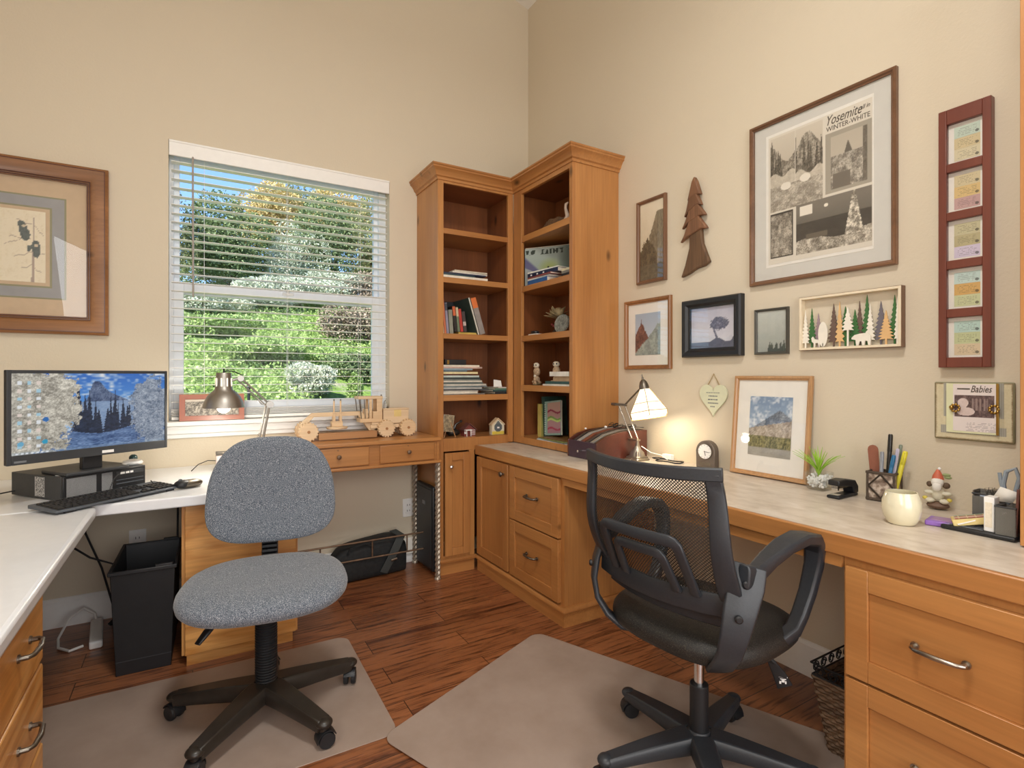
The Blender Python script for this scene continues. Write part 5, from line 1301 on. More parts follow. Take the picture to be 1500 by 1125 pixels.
def card(U, V):
    r = full(U, '#e6dcd9'); p = (U > .04) & (U < .96) & (V > .30) & (V < .76); q = lerp(hx('#3d2c2c'), hx('#8a7370'), (fbm(U * 14, V * 14, 3, 1) - .2) * 1.8)
    q = np.where(((np.sin(U * 70) > .1) & (U > .45) & (U < .82) & (V > .45) & (V < .7))[..., None], hx('#96827d'), q)
    b = (((U - .24) / .13) ** 2 + ((V - .60) / .10) ** 2 < 1) | (((U - .3) / .22) ** 2 + ((V - .42) / .09) ** 2 < 1); q = np.where(b[..., None], lerp(hx('#cbb5b0'), hx('#e6d8d4'), fbm(U * 9, V * 9, 3, 2)), q); r = np.where(p[..., None], q, r)
    ln = (V < .22) & (np.abs((V * 30) % 1 - .5) < .15) & (vn(U * 40, np.floor(V * 30) * 2.1, 4) > .45) & (U > .3); return np.where(ln[..., None], hx('#9a8f92'), r)
picture('announcement_card', .106, .148, card, t, (-.047, -.0185, -.062), .0014)
text('card_title', 'Babies', .030, t, (-.003, -.0192, .061), 'ink', .052, shear=.35)
MB().box(-.036, -.004, -.0192, -.0186, .069, .073).build('card_heading', 'ink', t)
MB().box(.060, .066, -.021, -.0175, -.068, .088).build('gold_strip', 'brass', t)
fl = MB()
MB().ball((-.048, -.026, .012), .007).build('pearl_clip', 'brass', t)
for cx in (-.040, .056):
    for k in range(9): a = 2 * pi * k / 9; fl.ball((cx + .011 * math.cos(a), -.024, .010 + .011 * math.sin(a)), (.004, .002, .004), 8, 6)
fl.build('flower_clip', 'brass', t)

# ============================================================ ON THE RIGHT COUNTER
CZ = .7626
# valet box full of glasses
t = thing('eyeglass_box', 'dark-fronted mahogany box with curved sides holding rows of eyeglasses', 'box', (-.385, -1.105, CZ), -90)
# local x = -y, local y = +x
PF = [(0, 0), (0, .088), (.06, .118), (.14, .135), (.22, .140), (.345, .140), (.345, 0)]
for x in (-.118, .110):
    MB().add([(x + dx, y, z) for dx in (0, .009) for y, z in PF], [tuple(range(7)), tuple(range(13, 6, -1))] + [(i, (i + 1) % 7, (i + 1) % 7 + 7, i + 7) for i in range(7)]).build('side_panel', 'mahog', t, bevel=.001)
MB().box(-.108, .110, .0, .010, .0, .088).build('drawer_front', plain('dark_purple_brown', '#41303c', .35), t, bevel=.002)
knob(t, .0, .04, .0, 'chrome', .007)
MB().box(-.108, .110, .335, .345, 0, .14).box(-.108, .110, .01, .335, 0, .012).box(-.108, .110, .01, .335, .06, .066).build('box_body', 'mahog', t)
cols = ['#2e2a2a', '#8c8a86', '#6d3b2c', '#3a3432', '#7c7a74', '#4a4038']
for i in range(6):
    x = -.088 + i * .036
    MB().strip([(x, .02, .082), (x, .10, .118), (x, .20, .136), (x, .31, .140)], .024, .012, (1, 0, 0)).build('glasses_case', plain('case_tone', cols[i], .35), t, bevel=.002)
gl_ = MB()
for i, (x, y) in enumerate(((-.06, .27), (.0, .25), (.065, .28))):
    z = .156
    for s_ in (-1, 1): gl_.tube([(x + s_ * .018 + .016 * math.cos(a), y + .012 * math.sin(a), z + .01 * math.sin(a)) for a in [j * pi / 6 for j in range(13)]], .0016, 5)
    gl_.tube([(x - .036, y, z), (x - .03, y + .05, z - .004)], .0015, 5).tube([(x + .036, y, z), (x + .045, y + .05, z - .004)], .0015, 5)
gl_.build('spectacles', 'black', t)
MB().ball((-.09, .10, .142), (.008, .006, .005)).ball((-.02, .18, .152), (.010, .007, .006)).build('nose_pad', 'white', t)

# stained glass lamp
t = thing('stained_glass_lamp', 'nickel swing-arm lamp with a lit white stained-glass shade', 'lamp', (-.17, -1.285, CZ), -90)
def q_(x, y, z): return Vector((-(y + 1.285), x + .17, z - CZ))
MB().lathe([(.062, 0), (.062, .008), (.055, .010), (.055, .018), (.040, .022), (.034, .040), (.020, .055), (.012, .075), (.009, .095), (0, .095)], 4, Matrix.Rotation(R(45), 4, 'Z')).build('lamp_base', 'nickel', t, bevel=.002)
MB().lathe([(.034, .020), (.026, .045), (.016, .06), (.013, .07)], 20).build('base_dome', 'steel', t)
p0, p1 = q_(-.17, -1.245, .868), q_(-.17, -1.289, .868); e0, e1 = q_(-.17, -1.147, 1.037), q_(-.17, -1.195, 1.037); hd = q_(-.17, -1.331, 1.140)
MB().box(-.055, .012, -.012, .012, .095, .104).build('lamp_yoke', 'nickel', t, bevel=.002)
MB().cyl(p0, e0, .0042, n=10).cyl(p1, e1, .0042, n=10).build('lower_arm', 'nickel', t)
MB().box(min(e0.x, e1.x) - .045, max(e0.x, e1.x) + .012, -.005, .005, e0.z - .006, e0.z + .006).cyl(e0 + Vector((-.05, 0, 0)), e0 + Vector((-.02, 0, 0)), .008, n=12).build('counterweight_bar', 'pewter', t)
MB().cyl(e1 + Vector((.0, 0, .0)), hd + Vector((-.01, 0, -.005)), .0048, n=10).build('upper_arm', 'pewter', t)
ax = Matrix.Translation(hd) @ Matrix.Rotation(R(14), 4, 'Y')
ch = (ax).copy()
Tn = Matrix.Translation(hd) @ Matrix.Rotation(R(-13), 4, 'Y')
MB().lathe([(.0, .030), (.008, .03), (.018, .018), (.024, -.002), (.026, -.020), (0, -.020)], 20, Tn).build('shade_cap', 'pewter', t)
MB().lathe([(0, .060), (.004, .052), (.003, .045), (.006, .038), (.004, .03), (0, .03)], 12, Tn).build('finial', 'pewter', t)
shade = NT('lit_opal_stained_glass'); shade.b.inputs['Base Color'].default_value = C('#f3ead6'); shade.b.inputs['Roughness'].default_value = .3
shade.b.inputs['Emission Color'].default_value = C('#fff0d2'); shade.b.inputs['Emission Strength'].default_value = .75
ss = MB(); n6 = 6
def hexr(r, z): return [(r * math.cos(2 * pi * j / n6 + .3), r * math.sin(2 * pi * j / n6 + .3), z) for j in range(n6)]
ss.rings([hexr(.026, -.018), hexr(.100, -.135), hexr(.098, -.158), hexr(.094, -.158), hexr(.096, -.136), hexr(.024, -.022)], False, True, Tn)
so = ss.build('glass_shade', shade.m, t, smooth=0)
ld = MB()
for j in range(6):
    a, b, c_ = hexr(.026, -.018)[j], hexr(.101, -.135)[j], hexr(.099, -.160)[j]; a2, b2, c2 = hexr(.026, -.018)[(j + 1) % 6], hexr(.101, -.135)[(j + 1) % 6], hexr(.099, -.160)[(j + 1) % 6]
    ld.tube([a, b, c_], .0013, 5, Tn).tube([b, b2], .0011, 5, Tn).tube([c_, c2], .0013, 5, Tn)
    m1 = [Vector(a).lerp(Vector(b), .62), Vector(a2).lerp(Vector(b2), .62)]; ld.tube([m1[0] * 1.005, m1[1] * 1.005], .001, 5, Tn)
ld.build('lead_line', 'brass', so)
MB().ball((0, 0, -.085), (.022, .022, .030), 14, 10, Tn).build('bulb', 'bulb', t)
light('stained_glass_lamp_light', 'POINT', (-.17, -1.352, 1.0), 1.5, (1, .9, .74), size=.045)
o = MB().tube([(0, 0, .07), (.06, -.02, .045), (.12, -.035, .04), (.15, -.03, .02)], .0022, 6).build('lamp_cord', 'white'); solo(o, 'pale lamp cord running to the white plug block behind the lamp', 'cord', loc=(-.155, -1.30, CZ), rz=-70)
o = MB().box(-.03, .03, -.012, .012, 0, .028).build('plug_block', 'white', bevel=.003); solo(o, 'small white plug block on the counter against the wall by the lamp', 'plug', loc=(-.03, -1.36, CZ), rz=90)
o = MB()
o.tube([(.07 * math.cos(a) * (1 + .1 * math.sin(2 * a)), .035 * math.sin(a), .005 + .003 * math.sin(3 * a)) for a in [i * .5 for i in range(20)]], .0032, 6)
o.tube([(-.06 + .035 * math.cos(a), .02 * math.sin(a), .012) for a in [i * .5 for i in range(14)]], .0028, 6)
solo(o.build('coiled_cable', 'black'), 'coiled dark cable on the counter right of the stained glass lamp', 'cable', loc=(-.085, -1.42, CZ), rz=-80)
for i, (dx, dy, a, c_) in enumerate(((0, 0, 10, '#cfcac2'), (.02, -.01, 35, '#7e7a74'))):
    o = MB().tube([(-.05, 0, .003), (.05, .0, .003)], .003, 6).build('pen', plain('pen_tone', c_, .4)); solo(o, ['silver pen lying in front of the stained glass lamp base', 'grey pen lying beside the silver pen at the lamp base'][i], 'pen', loc=(-.27 + dx, -1.30 + dy, CZ), rz=a)

# arched desk clock
t = thing('desk_clock', 'small bronze arch-top desk clock with a white round dial', 'clock', (-.050, -1.617, CZ), -84)
p = [(-.048, 0), (-.048, .078)]
for i in range(13): a = pi - pi * i / 12; p.append((.048 * math.cos(a), .078 + .048 * math.sin(a)))
p += [(.048, .0)]
MB().prism(p, -.018, .018).build('clock_case', plain('bronze_metal', '#6f655c', .4, .4), t, bevel=.003)
MB().lathe([(0, 0), (.037, 0), (.037, .003), (.034, .004), (0, .004)], 32, TR((0, -.018, .076), rx=90)).build('bezel', 'pewter', t)
MB().lathe([(0, .004), (.0335, .004), (.0335, .0048), (0, .0048)], 32, TR((0, -.018, .076), rx=90)).build('dial', 'white', t)
hm = MB()
for k in range(12): a = R(30 * k); hm.box(-.0007, .0007, -.0235, -.0229, .027, .031, Matrix.Translation((0, 0, .076)) @ Matrix.Rotation(a, 4, 'Y'))
hm.build('hour_marks', 'black', t)
MB().box(-.0011, .0011, -.0245, -.0236, -.003, .019, Matrix.Translation((0, 0, .076)) @ Matrix.Rotation(R(165), 4, 'Y')).box(-.0008, .0008, -.0245, -.0236, -.003, .026, Matrix.Translation((0, 0, .076)) @ Matrix.Rotation(R(96), 4, 'Y')).build('clock_hand', 'black', t)
MB().box(-.030, .030, -.0188, -.018, .012, .026).build('name_plate', 'pewter', t)

# air plant in glass pot
t = thing('potted_plant', 'small bright green spiky plant in a square cut-glass pot of pebbles', 'plant', (-.085, -2.150, CZ), -90)
def sq(w_, z, r=.25):
    return [(w_ * math.copysign(abs(math.cos(a)) ** .55, math.cos(a)), w_ * math.copysign(abs(math.sin(a)) ** .55, math.sin(a)), z) for a in [2 * pi * j / 24 for j in range(24)]]
MB().rings([sq(.030, 0), sq(.034, .004), sq(.040, .030), sq(.043, .066), sq(.040, .066), sq(.036, .032), sq(.030, .010)], True).build('glass_pot', 'glasst', t)
pb = MB(); rnd = random.Random(8)
for i in range(150):
    r_ = .0042 + .002 * rnd.random(); z = .012 + .042 * rnd.random(); m_ = .027 + .006 * z / .05
    pb.ball((rnd.uniform(-m_, m_), rnd.uniform(-m_, m_), z), r_, 6, 4)
o = pb.build('pebbles', 'white', t); o['kind'] = 'stuff'
lf = MB()
for i in range(46):
    a = rnd.uniform(0, 2 * pi); l_ = rnd.uniform(.07, .125); sp = rnd.uniform(.12, .8); d = Vector((math.cos(a), math.sin(a), 0))
    P = [Vector((0, 0, .05)) + d * l_ * sp * q ** 1.5 + Vector((0, 0, l_ * q * (1 - .35 * sp * q))) for q in (0, .3, .6, .85, 1)]
    lf.strip(P, [.006, .0055, .004, .0025, .0006], .0012, Vector((-d.y, d.x, 0)))
lf.build('leaves', plain('bright_green_leaf', '#94bf3a', .45, var=.2, nscale=12), t)

# stapler
t = thing('stapler', 'small black stapler on the counter', 'stapler', (-.120, -2.258, CZ), 0)
T = Matrix.Rotation(R(2), 4, 'Z') @ Matrix.Diagonal((1.25, 1.3, 1.05, 1))
MB().box(-.062, .045, -.017, .017, 0, .010, T).build('stapler_base', 'black', t, bevel=.004)
sd = MB(); pf = [(-.058, .042), (-.058, .060), (-.02, .062), (.035, .052), (.052, .030), (.052, .008), (.028, .008), (.020, .032)]
sd.prism(pf, -.015, .015, T); sd.build('stapler_arm', 'black', t, bevel=.004)
MB().box(-.052, .02, -.008, .008, .032, .042, T).box(-.052, -.044, -.008, .008, .026, .04, T).build('staple_channel', 'chrome', t)
MB().box(-.055, -.035, -.010, .010, .010, .0115, T).build('anvil', 'chrome', t)

# pen holder and its pens
t = thing('pen_holder', 'square twig-and-bark pen holder against the wall', 'pen holder', (-.065, -2.362, CZ), -82)
pm = NT('bark_mosaic'); v = pm.coords(); vo = pm.n('ShaderNodeTexVoronoi'); vo.inputs['Scale'].default_value = 55; pm.l(v, vo.inputs['Vector'])
pm.l(pm.ramp(pm.noise(v, 45, 3), [(.35, C('#5b4a3e')), (.5, C('#8c7a6c')), (.62, C('#c7b9ab'))]), pm.b.inputs['Base Color']); pm.b.inputs['Roughness'].default_value = .5; pm.bump(vo.outputs['Distance'], .6, .003)
cup = MB()
for x0, x1, y0, y1 in ((-.047, .047, -.047, -.043), (-.047, .047, .043, .047), (-.047, -.043, -.043, .043), (.043, .047, -.043, .043)): cup.box(x0, x1, y0, y1, .004, .094)
cup.box(-.045, .045, -.045, .045, .004, .010); cup.v = [(x * .8, y * .8, z) for x, y, z in cup.v]; cup.build('holder_body', pm.m, t)
tw = MB()
for x in (-.048, .048):
    for y in (-.048, .048): tw.tube([(x, y, 0), (x * 1.02, y, .05), (x, y, .098)], [.0055, .0045, .005], 8)
for z in (.006, .096):
    for s_ in (-1, 1): tw.tube([(-.054, s_ * .049, z), (.054, s_ * .049, z)], .0045, 8).tube([(s_ * .049, -.054, z), (s_ * .049, .054, z)], .0045, 8)
for s_ in (-1, 1):
    for a, b in (((-.045, .05), (0, .092)), ((0, .092), (.045, .05)), ((.045, .05), (0, .012)), ((0, .012), (-.045, .05))):
        tw.tube([(a[0], -.049, a[1]), (b[0], -.049, b[1])], .0032, 6); tw.tube([(-.049, a[0], a[1]), (-.049, b[0], b[1])], .0032, 6)
tw.v = [(x * .8, y * .8, z) for x, y, z in tw.v]
tw.build('twig_frame', plain('dark_twig', '#4d4034', .7, var=.25, nscale=80), t)
PN = [('brown flat nail file with a rounded end in the pen holder', 'nail file', '#8b5541', -.028, .0, .185, .013, -4, 'nail_file'), ('tall black marker standing highest in the pen holder', 'marker', '#26231f', .004, .01, .215, .007, 3, 'marker'), ('grey pen with a clip in the pen holder', 'pen', '#8d9096', -.008, -.012, .155, .006, 2, 'pen'),
      ('blue pen leaning right in the pen holder', 'pen', '#2b6f9c', .012, -.018, .150, .006, 10, 'pen'), ('white and violet pen in the pen holder', 'pen', '#c4bfd4', .020, .0, .170, .0055, 8, 'pen'), ('yellow highlighter at the right of the pen holder', 'highlighter', '#d9cf3c', .030, .006, .165, .0075, 12, 'highlighter'), ('grey-green patterned pen behind the yellow highlighter', 'pen', '#7d8778', .022, .02, .182, .0055, 7, 'pen')]
for lb, ct, cl_, x, y, l_, r_, an, nm in PN:
    wx, wy = -.065 + y, -2.362 - x * .85
    tt = thing(nm, lb, ct, (wx, wy, CZ + .012), -82, 'pens in the twig holder' if ct == 'pen' else None)
    T = Matrix.Rotation(R(an), 4, 'Y')
    if nm == 'nail_file': MB().prism([(-.013, 0), (.013, 0), (.016, .15)] + [(.016 * math.cos(a), .158 + .016 * math.sin(a)) for a in (0, .5, 1, 1.57, 2.1, 2.6, pi)] + [(-.016, .15)], -.001, .001, T).build('file_board', plain('tone', cl_, .6), tt)
    else:
        MB().lathe([(.001, 0), (r_ * .5, .008), (r_ * .9, .02), (r_, .03), (r_, l_ * .72), (r_ * .9, l_ * .73)], 10, T).build('barrel', plain('tone', cl_, .35), tt)
        MB().lathe([(r_ * 1.08, l_ * .72), (r_ * 1.05, l_ - .004), (r_ * .7, l_)], 10, T).box(-.0015, .0015, -r_ * 1.5, -r_ * 1.2, l_ * .78, l_ * .98, T).build('cap', plain('tone', cl_, .3, var=.2), tt)

# mug, gnome figure, purple case
t = thing('cup', 'rounded cream ceramic cup standing near the counter edge', 'cup', (-.345, -2.532, CZ))
MB().lathe([(0, .0), (.031, 0), (.035, .003), (.0445, .022), (.049, .044), (.0475, .066), (.040, .088), (.0385, .092), (.0355, .092), (.038, .084), (.044, .066), (.0455, .044), (.041, .024), (.028, .010), (0, .008)], 48, cap=False).build('cup_body', 'cream', t, smooth=60)
t = thing('gnome_figurine', 'little painted garden gnome figurine with a red cap holding a bird', 'figurine', (-.055, -2.512, CZ), -80)
m_ = MB().ball((0, 0, .012), (.030, .024, .012), 18, 8); m_.v = [(x, y, max(0, z)) for x, y, z in m_.v]; m_.build('rock_base', plain('brown_rock', '#6e5647', .6, var=.2), t)
MB().ball((0, 0, .052), (.017, .014, .028), 16, 10).ball((-.022, -.004, .052), (.014, .008, .007)).ball((.022, -.004, .052), (.014, .008, .007)).ball((-.018, -.012, .028), (.013, .012, .008)).ball((.018, -.012, .028), (.013, .012, .008)).build('gnome_body', plain('cream_coat', '#d6d1bd', .5), t)
MB().ball((-.031, -.012, .034), (.007, .006, .006)).ball((.031, -.012, .034), (.007, .006, .006)).build('yellow_shoe', plain('yellow_paint', '#d4c255', .5), t)
MB().ball((0, -.006, .086), (.017, .015, .017), 16, 10).ball((0, -.015, .073), (.013, .009, .015)).build('head_and_beard', plain('white_beard', '#e6e3dc', .7), t)
MB().ball((-.021, -.004, .078), (.008, .008, .009)).ball((.022, -.004, .078), (.010, .008, .010)).build('hair', plain('brown_hair', '#5d4a38', .7), t)
MB().lathe([(.016, .095), (.014, .106), (.008, .118), (.004, .126), (0, .127)], 14).build('red_cap', plain('coral_red', '#c9694e', .5), t)
MB().ball((.004, 0, .129), .005, 10, 8).build('cap_bobble', 'white', t)
MB().ball((.026, -.004, .104), (.010, .006, .005)).ball((.022, -.004, .112), (.011, .004, .005)).build('bird', plain('green_bird', '#8f9c6a', .5), t)

t = thing('purple_case', 'flat purple plastic case beside the black desk organizer', 'case', (-.262, -2.606, CZ), -72)
MB().slab([(-.045, -.03), (.035, -.035), (.045, .04), (-.035, .045)], 0, .014).build('case_body', plain('purple_plastic', '#8a63b4', .35), t, bevel=.003)
MB().slab([(-.032, -.018), (.024, -.022), (.032, .028), (-.024, .032)], .014, .016).build('lid_panel', plain('mauve_panel', '#a07fa8', .4), t)

# desk organizer and contents
OX, OY = -.205, -2.705
t = thing('desk_organizer', 'black wire mesh desk organizer tray with compartments at the right end', 'desk organizer', (OX, OY, CZ), -90)
# local x -> -y ; local y -> +x
MB().box(-.095, .065, -.10, .10, .0, .012).build('tray', 'black', t, bevel=.004)
w_ = MB()
for x0, x1, y0, y1, h in ((.022, .062, -.092, -.089, .085), (.022, .062, -.02, -.017, .085), (.022, .025, -.09, -.02, .085), (.06, .063, -.09, -.02, .085), (-.06, .0, .06, .063, .10), (-.06, .0, .012, .015, .085), (-.06, -.057, .015, .06, .10), (-.003, .0, .015, .06, .10)): w_.box(x0, x1, y0, y1, .012, h)
w_.build('mesh_compartment', 'wiremesh', t, smooth=0)
rm = MB()
for x0, x1, y0, y1, h in ((.022, .062, -.092, -.018, .085), (-.06, .0, .013, .062, .092)): rm.tube([(x0, y0, h), (x1, y0, h), (x1, y1, h), (x0, y1, h), (x0, y0, h)], .0022, 6)
rm.build('rim_wire', 'dark', t)
sr = MB()
for i in range(5): sr.box(-.088, -.005, -.085 + i * .018, -.082 + i * .018, .012, .0145)
sr.build('tray_rib', 'grey', t)
def blocks(U, V):
    k = np.floor(U * 9) * 7 + np.floor(V * 4) * 3; pal = np.array([hx(c) for c in ('#b75a56', '#d9c46a', '#6f9a80', '#c9b9a8', '#8a6f8f', '#d8d0c0', '#a8473f')]); r = pal[(k.astype(int)) % 7]
    e = (((U * 9) % 1) < .12) | (((V * 4) % 1) < .14); return np.where(e[..., None], hx('#d9c9a4'), r)
t2 = thing('patterned_tin', 'small tin with a colourful block pattern lying tilted on the organizer tray', 'tin', (-.258, -2.668, CZ + .020), -66)
MB().box(-.044, .044, -.024, .024, .0, .018, TR((0, 0, 0), ry=-14)).build('tin_body', plain('cream_yellow_tin', '#d8c383', .5), t2, bevel=.002)
pc = picture('tin_pattern', .084, .044, blocks, t2, (-.042, 0, -.022), .002); pc.data.transform(TR((0, 0, .0200), ry=-14) @ Matrix.Rotation(R(-90), 4, 'X'))
o = MB().box(-.055, .055, -.005, .005, 0, .003, TR((0, 0, .0), ry=-24)).build('white_ruler', 'white'); solo(o, 'short white stick leaning across the organizer tray', 'ruler', loc=(-.268, -2.690, CZ + .038), rz=-62)
t2 = thing('ring_box', 'white open-fronted card box standing upright in the organizer', 'box', (-.272, -2.712, CZ + .0125), -90)
MB().box(-.011, .011, -.018, .018, 0, .092).build('box_shell', 'white', t2, bevel=.002); MB().box(-.007, .007, -.0195, -.0178, .012, .078).build('box_inset', 'pages', t2)
o = MB().add([(0, 0, 0), (.045, 0, 0), (.06, 0, .03), (.02, 0, .04)], [(0, 1, 2, 3)]).build('folded_paper', 'paper', solid=.0015); solo(o, 'crumpled white paper sticking up above the white box', 'paper', loc=(-.235, -2.700, CZ + .088), rz=-95)
o = MB().box(-.028, .028, -.002, .002, 0, .07, TR((0, 0, 0), rx=-8)).build('note_pad', plain('pale_blue_notes', '#b9c4d4', .7)); solo(o, 'pale blue note pad standing in the front mesh compartment', 'note pad', loc=(-.158, -2.677, CZ + .014), rz=-90)
pcs = MB(); rnd = random.Random(5)
for i in range(10): x = rnd.uniform(-.02, .02); y = rnd.uniform(-.012, .012); pcs.tube([(x, y, .0), (x + rnd.uniform(-.01, .01), y, .03), (x + .008, y + .004, .034), (x + .006, y, .008)], .0008, 4)
solo(pcs.build('paper_clips', 'steel'), 'silver paper clips spilling over the mesh compartment', 'paper clips', loc=(-.165, -2.683, CZ + .075), rz=-90, kind='stuff')
t2 = thing('scissors', 'scissors with grey-blue handles standing in the mesh cup', 'scissors', (-.225, -2.735, CZ + .014), -85)
m_ = MB().tube([(-.004, 0, .07), (-.012, 0, .12), (-.006, 0, .155), (.012, 0, .165), (.020, 0, .14), (.012, 0, .10), (.004, 0, .08), (-.004, 0, .07)], .0055, 8)
m_.tube([(-.02, 0, .15), (-.018, 0, .13), (-.012, 0, .10), (-.006, 0, .072)], .0045, 8); m_.build('handles', plain('grey_blue_grip', '#8e9aa5', .45), t2)
MB().box(-.006, .006, -.001, .001, 0, .075).build('blades', 'steel', t2)
for i, (dx, c_) in enumerate(((0, '#4a2f2a'), (-.012, '#6b4238'))):
    o = MB().box(-.003, .003, -.065, .065, 0, .135, TR(rx=0, ry=3)).build('notebook', plain('brown_cover', c_, .5), bevel=.001)
    solo(o, ['dark brown notebook standing against the cabinet at the right edge', 'reddish brown notebook standing beside the dark one in the organizer'][i], 'notebook', loc=(-.225, -2.776 - dx, CZ), rz=-90)

# ============================================================ SHELF CONTENTS
def bk3(label, cat, loc, rz, w_, d_, h, cov, group=None, spine_band=None, thin=False, lean=0, name='book', cover=None):
    """book standing: w_ = thickness (x), d_ = depth (y, spine at -y), h = height"""
    T = Matrix.Rotation(R(lean), 4, 'Y'); t = thing(name, label, cat, loc, rz, group)
    c = 0.0022 if w_ > .012 else .0009
    MB().box(0, c, 0, d_, 0, h, T).box(w_ - c, w_, 0, d_, 0, h, T).box(c, w_ - c, 0, c, 0, h, T).build('cover', plain('cover_tone', cov, .45, var=.12), t)
    MB().box(c, w_ - c, c, d_ - .004, .003, h - .003, T).build('pages', 'pages', t)
    if spine_band:
        z0, z1, bc = spine_band; MB().box(.0, w_, -.0006, .0, h * z0, h * z1, T).build('spine_label', plain('band_tone', bc, .5), t)
    return t
def flat(label, loc, rz, w_, d_, h, cov, group, cat='magazine', name='magazine', spine=None):
    t = thing(name, label, cat, loc, rz, group)
    c = min(.002, h * .22)
    MB().box(0, w_, 0, d_, 0, c).box(0, w_, 0, d_, h - c, h).box(0, w_, 0, .0012, c, h - c).build('cover', plain('cover_tone', cov, .4, var=.15), t)
    MB().box(.001, w_ - .001, .0015, d_ - .001, c, h - c).build('pages', 'pages', t)
    return t
sh1, sh2, sh3, sh4, sh5 = 2.0703, 1.7793, 1.4423, 1.0723, .8113
# left case, second shelf: a few magazines
for i, (lb, x, y, w_, h, c_, rz) in enumerate((
    ('white booklet at the bottom of the pile on the upper left shelf', -.815, -.325, .305, .016, '#e3dccb', 0), ('dark green magazine above the white booklet', -.812, -.318, .22, .010, '#3d5257', 1),
    ('navy magazine in the upper left pile', -.808, -.315, .285, .008, '#2d3348', -2), ('white magazine near the top of the upper left pile', -.75, -.322, .245, .010, '#d6d0c2', 3), ('cream magazine topmost of the upper left pile', -.735, -.318, .225, .008, '#cfc4ae', 0))):
    flat(lb, (x, y, sh2 + sum((.0, .0165, .0270, .0355, .0460)[i:i + 1])), rz, w_, .21, h, c_, 'pile on the upper left shelf')
# left case, third shelf: leaning books
bk3('yellow paperback lying flat under the leaning books', 'book', (-.700, -.30, sh3 + .0), 0, .125, .17, .014, '#c9ad55', 'books on the middle left shelf')
BKS = [('thin cream book at the far left of the leaning row', -.8125, .013, .255, -5, '#d5c4a0', None), ('red-orange spined book second from the left', -.797, .012, .235, -5, '#b2563a', (.0, .8, '#c9724e')),
       ('grey-violet slim book third from the left', -.782, .015, .185, -5, '#8d8798', (.75, .98, '#4a4a52')), ('grey-green book with cream page edge', -.762, .024, .145, -4, '#8a8a7c', None),
       ('black book with an orange top', -.731, .018, .155, -6, '#2b2522', (.62, .98, '#c3603a')), ('beige and green book', -.709, .015, .150, -6, '#6f7a62', (.62, .98, '#c5b291')), ('bright red book in the leaning row', -.690, .018, .140, -7, '#b23a30', None),
       ('dark book with a patterned spine beside the red book', -.668, .020, .125, -7, '#4a3f3e', (.3, .5, '#b9a7a0'))]
for lb, x, w_, h, ln, c_, band in BKS:
    z = sh3 + (.0145 if x > -.735 else .0004); bk3(lb, 'book', (x, -.31, z + w_ * math.sin(R(-ln)) * 0 + .0006), 0, w_, .16, h, c_, 'books on the middle left shelf', band, lean=ln)
bk3('large dark book standing behind the small paperbacks', 'book', (-.73, -.09, sh3 + .0006), 0, .165, .02, .225, '#2c2f33', 'books on the middle left shelf')
bk3('thin green and white magazine leaning over the yellow book', 'book', (-.5745, -.318, sh3 + .001), 0, .009, .22, .235, '#3e4a42', 'books on the middle left shelf', (.0, 1, '#c9c6b8'), lean=-17)
bk3('grey book with an orange top leaning at the right end of the row', 'book', (-.561, -.322, sh3 + .001), 0, .036, .22, .232, '#8d8580', 'books on the middle left shelf', (.72, 1, '#d0703a'), lean=-17)
# left case, fourth shelf: tall pile
rnd = random.Random(11)
cl = ['#8f8a80', '#dcd5c4', '#cfc9bb', '#3b3f44', '#b7b4ad', '#8d9a9b', '#c4bfb2', '#54615f', '#c8c1b2', '#6f756f', '#2f3a3a', '#b9c4bc', '#6b4236', '#e0cf9e', '#5a6a72', '#8fa0a8', '#c7a99c', '#e4dcc9']
nm_ = ['bottommost', 'second from the bottom', 'third from the bottom', 'fourth from the bottom', 'fifth from the bottom', 'sixth from the bottom', 'seventh from the bottom', 'eighth from the bottom', 'ninth from the bottom', 'ninth from the top', 'eighth from the top', 'seventh from the top', 'sixth from the top', 'fifth from the top', 'fourth from the top', 'third from the top', 'second from the top', 'topmost']
cn = ['grey', 'cream', 'pale', 'black', 'light grey', 'blue-grey', 'off-white', 'dark green', 'beige', 'grey-green', 'dark teal', 'pale green', 'brown', 'yellow', 'slate', 'pale blue', 'pink-brown', 'ivory']
z = sh4
for i in range(18):
    h = [.006, .013, .008, .007, .011, .009, .012, .010, .011, .009, .010, .012, .009, .013, .010, .011, .010, .011][i]
    w_ = [.29, .235, .24, .30, .27, .31, .29, .27, .26, .255, .255, .24, .20, .23, .16, .20, .26, .25][i]
    flat('%s magazine, %s in the tall pile on the lower left shelf' % (cn[i], nm_[i]), (-.813 + rnd.uniform(0, .006), -.322 + rnd.uniform(0, .012), z + .0002), rnd.uniform(-2, 2), w_, .21, h - .0004, cl[i], 'tall magazine pile'); z += h
t = thing('black_box', 'small black box with gold lettering on top of the tall magazine pile', 'box', (-.795, -.315, z + .0004)); MB().box(0, .14, 0, .10, 0, .032).build('box_body', 'black', t, bevel=.001); MB().box(.012, .026, -.0008, 0, .004, .028).build('gold_mark', 'brass', t)
z = sh4
for i, (c_, w_, h, lb) in enumerate((('#24282a', .10, .016, 'black magazine at the bottom of the small pile by the right stile'), ('#2f4a48', .115, .010, 'teal magazine in the small pile by the right stile'), ('#5d7a66', .10, .010, 'green magazine in the small pile by the right stile'), ('#cfc3bc', .075, .006, 'white booklet topmost of the small pile by the right stile'))):
    flat(lb, (-.352 - w_, -.315, z + .0002), 0, w_, .2, h, c_, 'small pile on the lower left shelf'); z += h + .0003
t = MB().prism([(0, 0), (.055, .0), (.048, .042), (.0, .05)], 0, .003, TR(rx=-20)).build('folded_card', 'paper'); solo(t, 'white folded card standing on the small pile', 'card', loc=(-.41, -.22, z + .001), rz=-30)
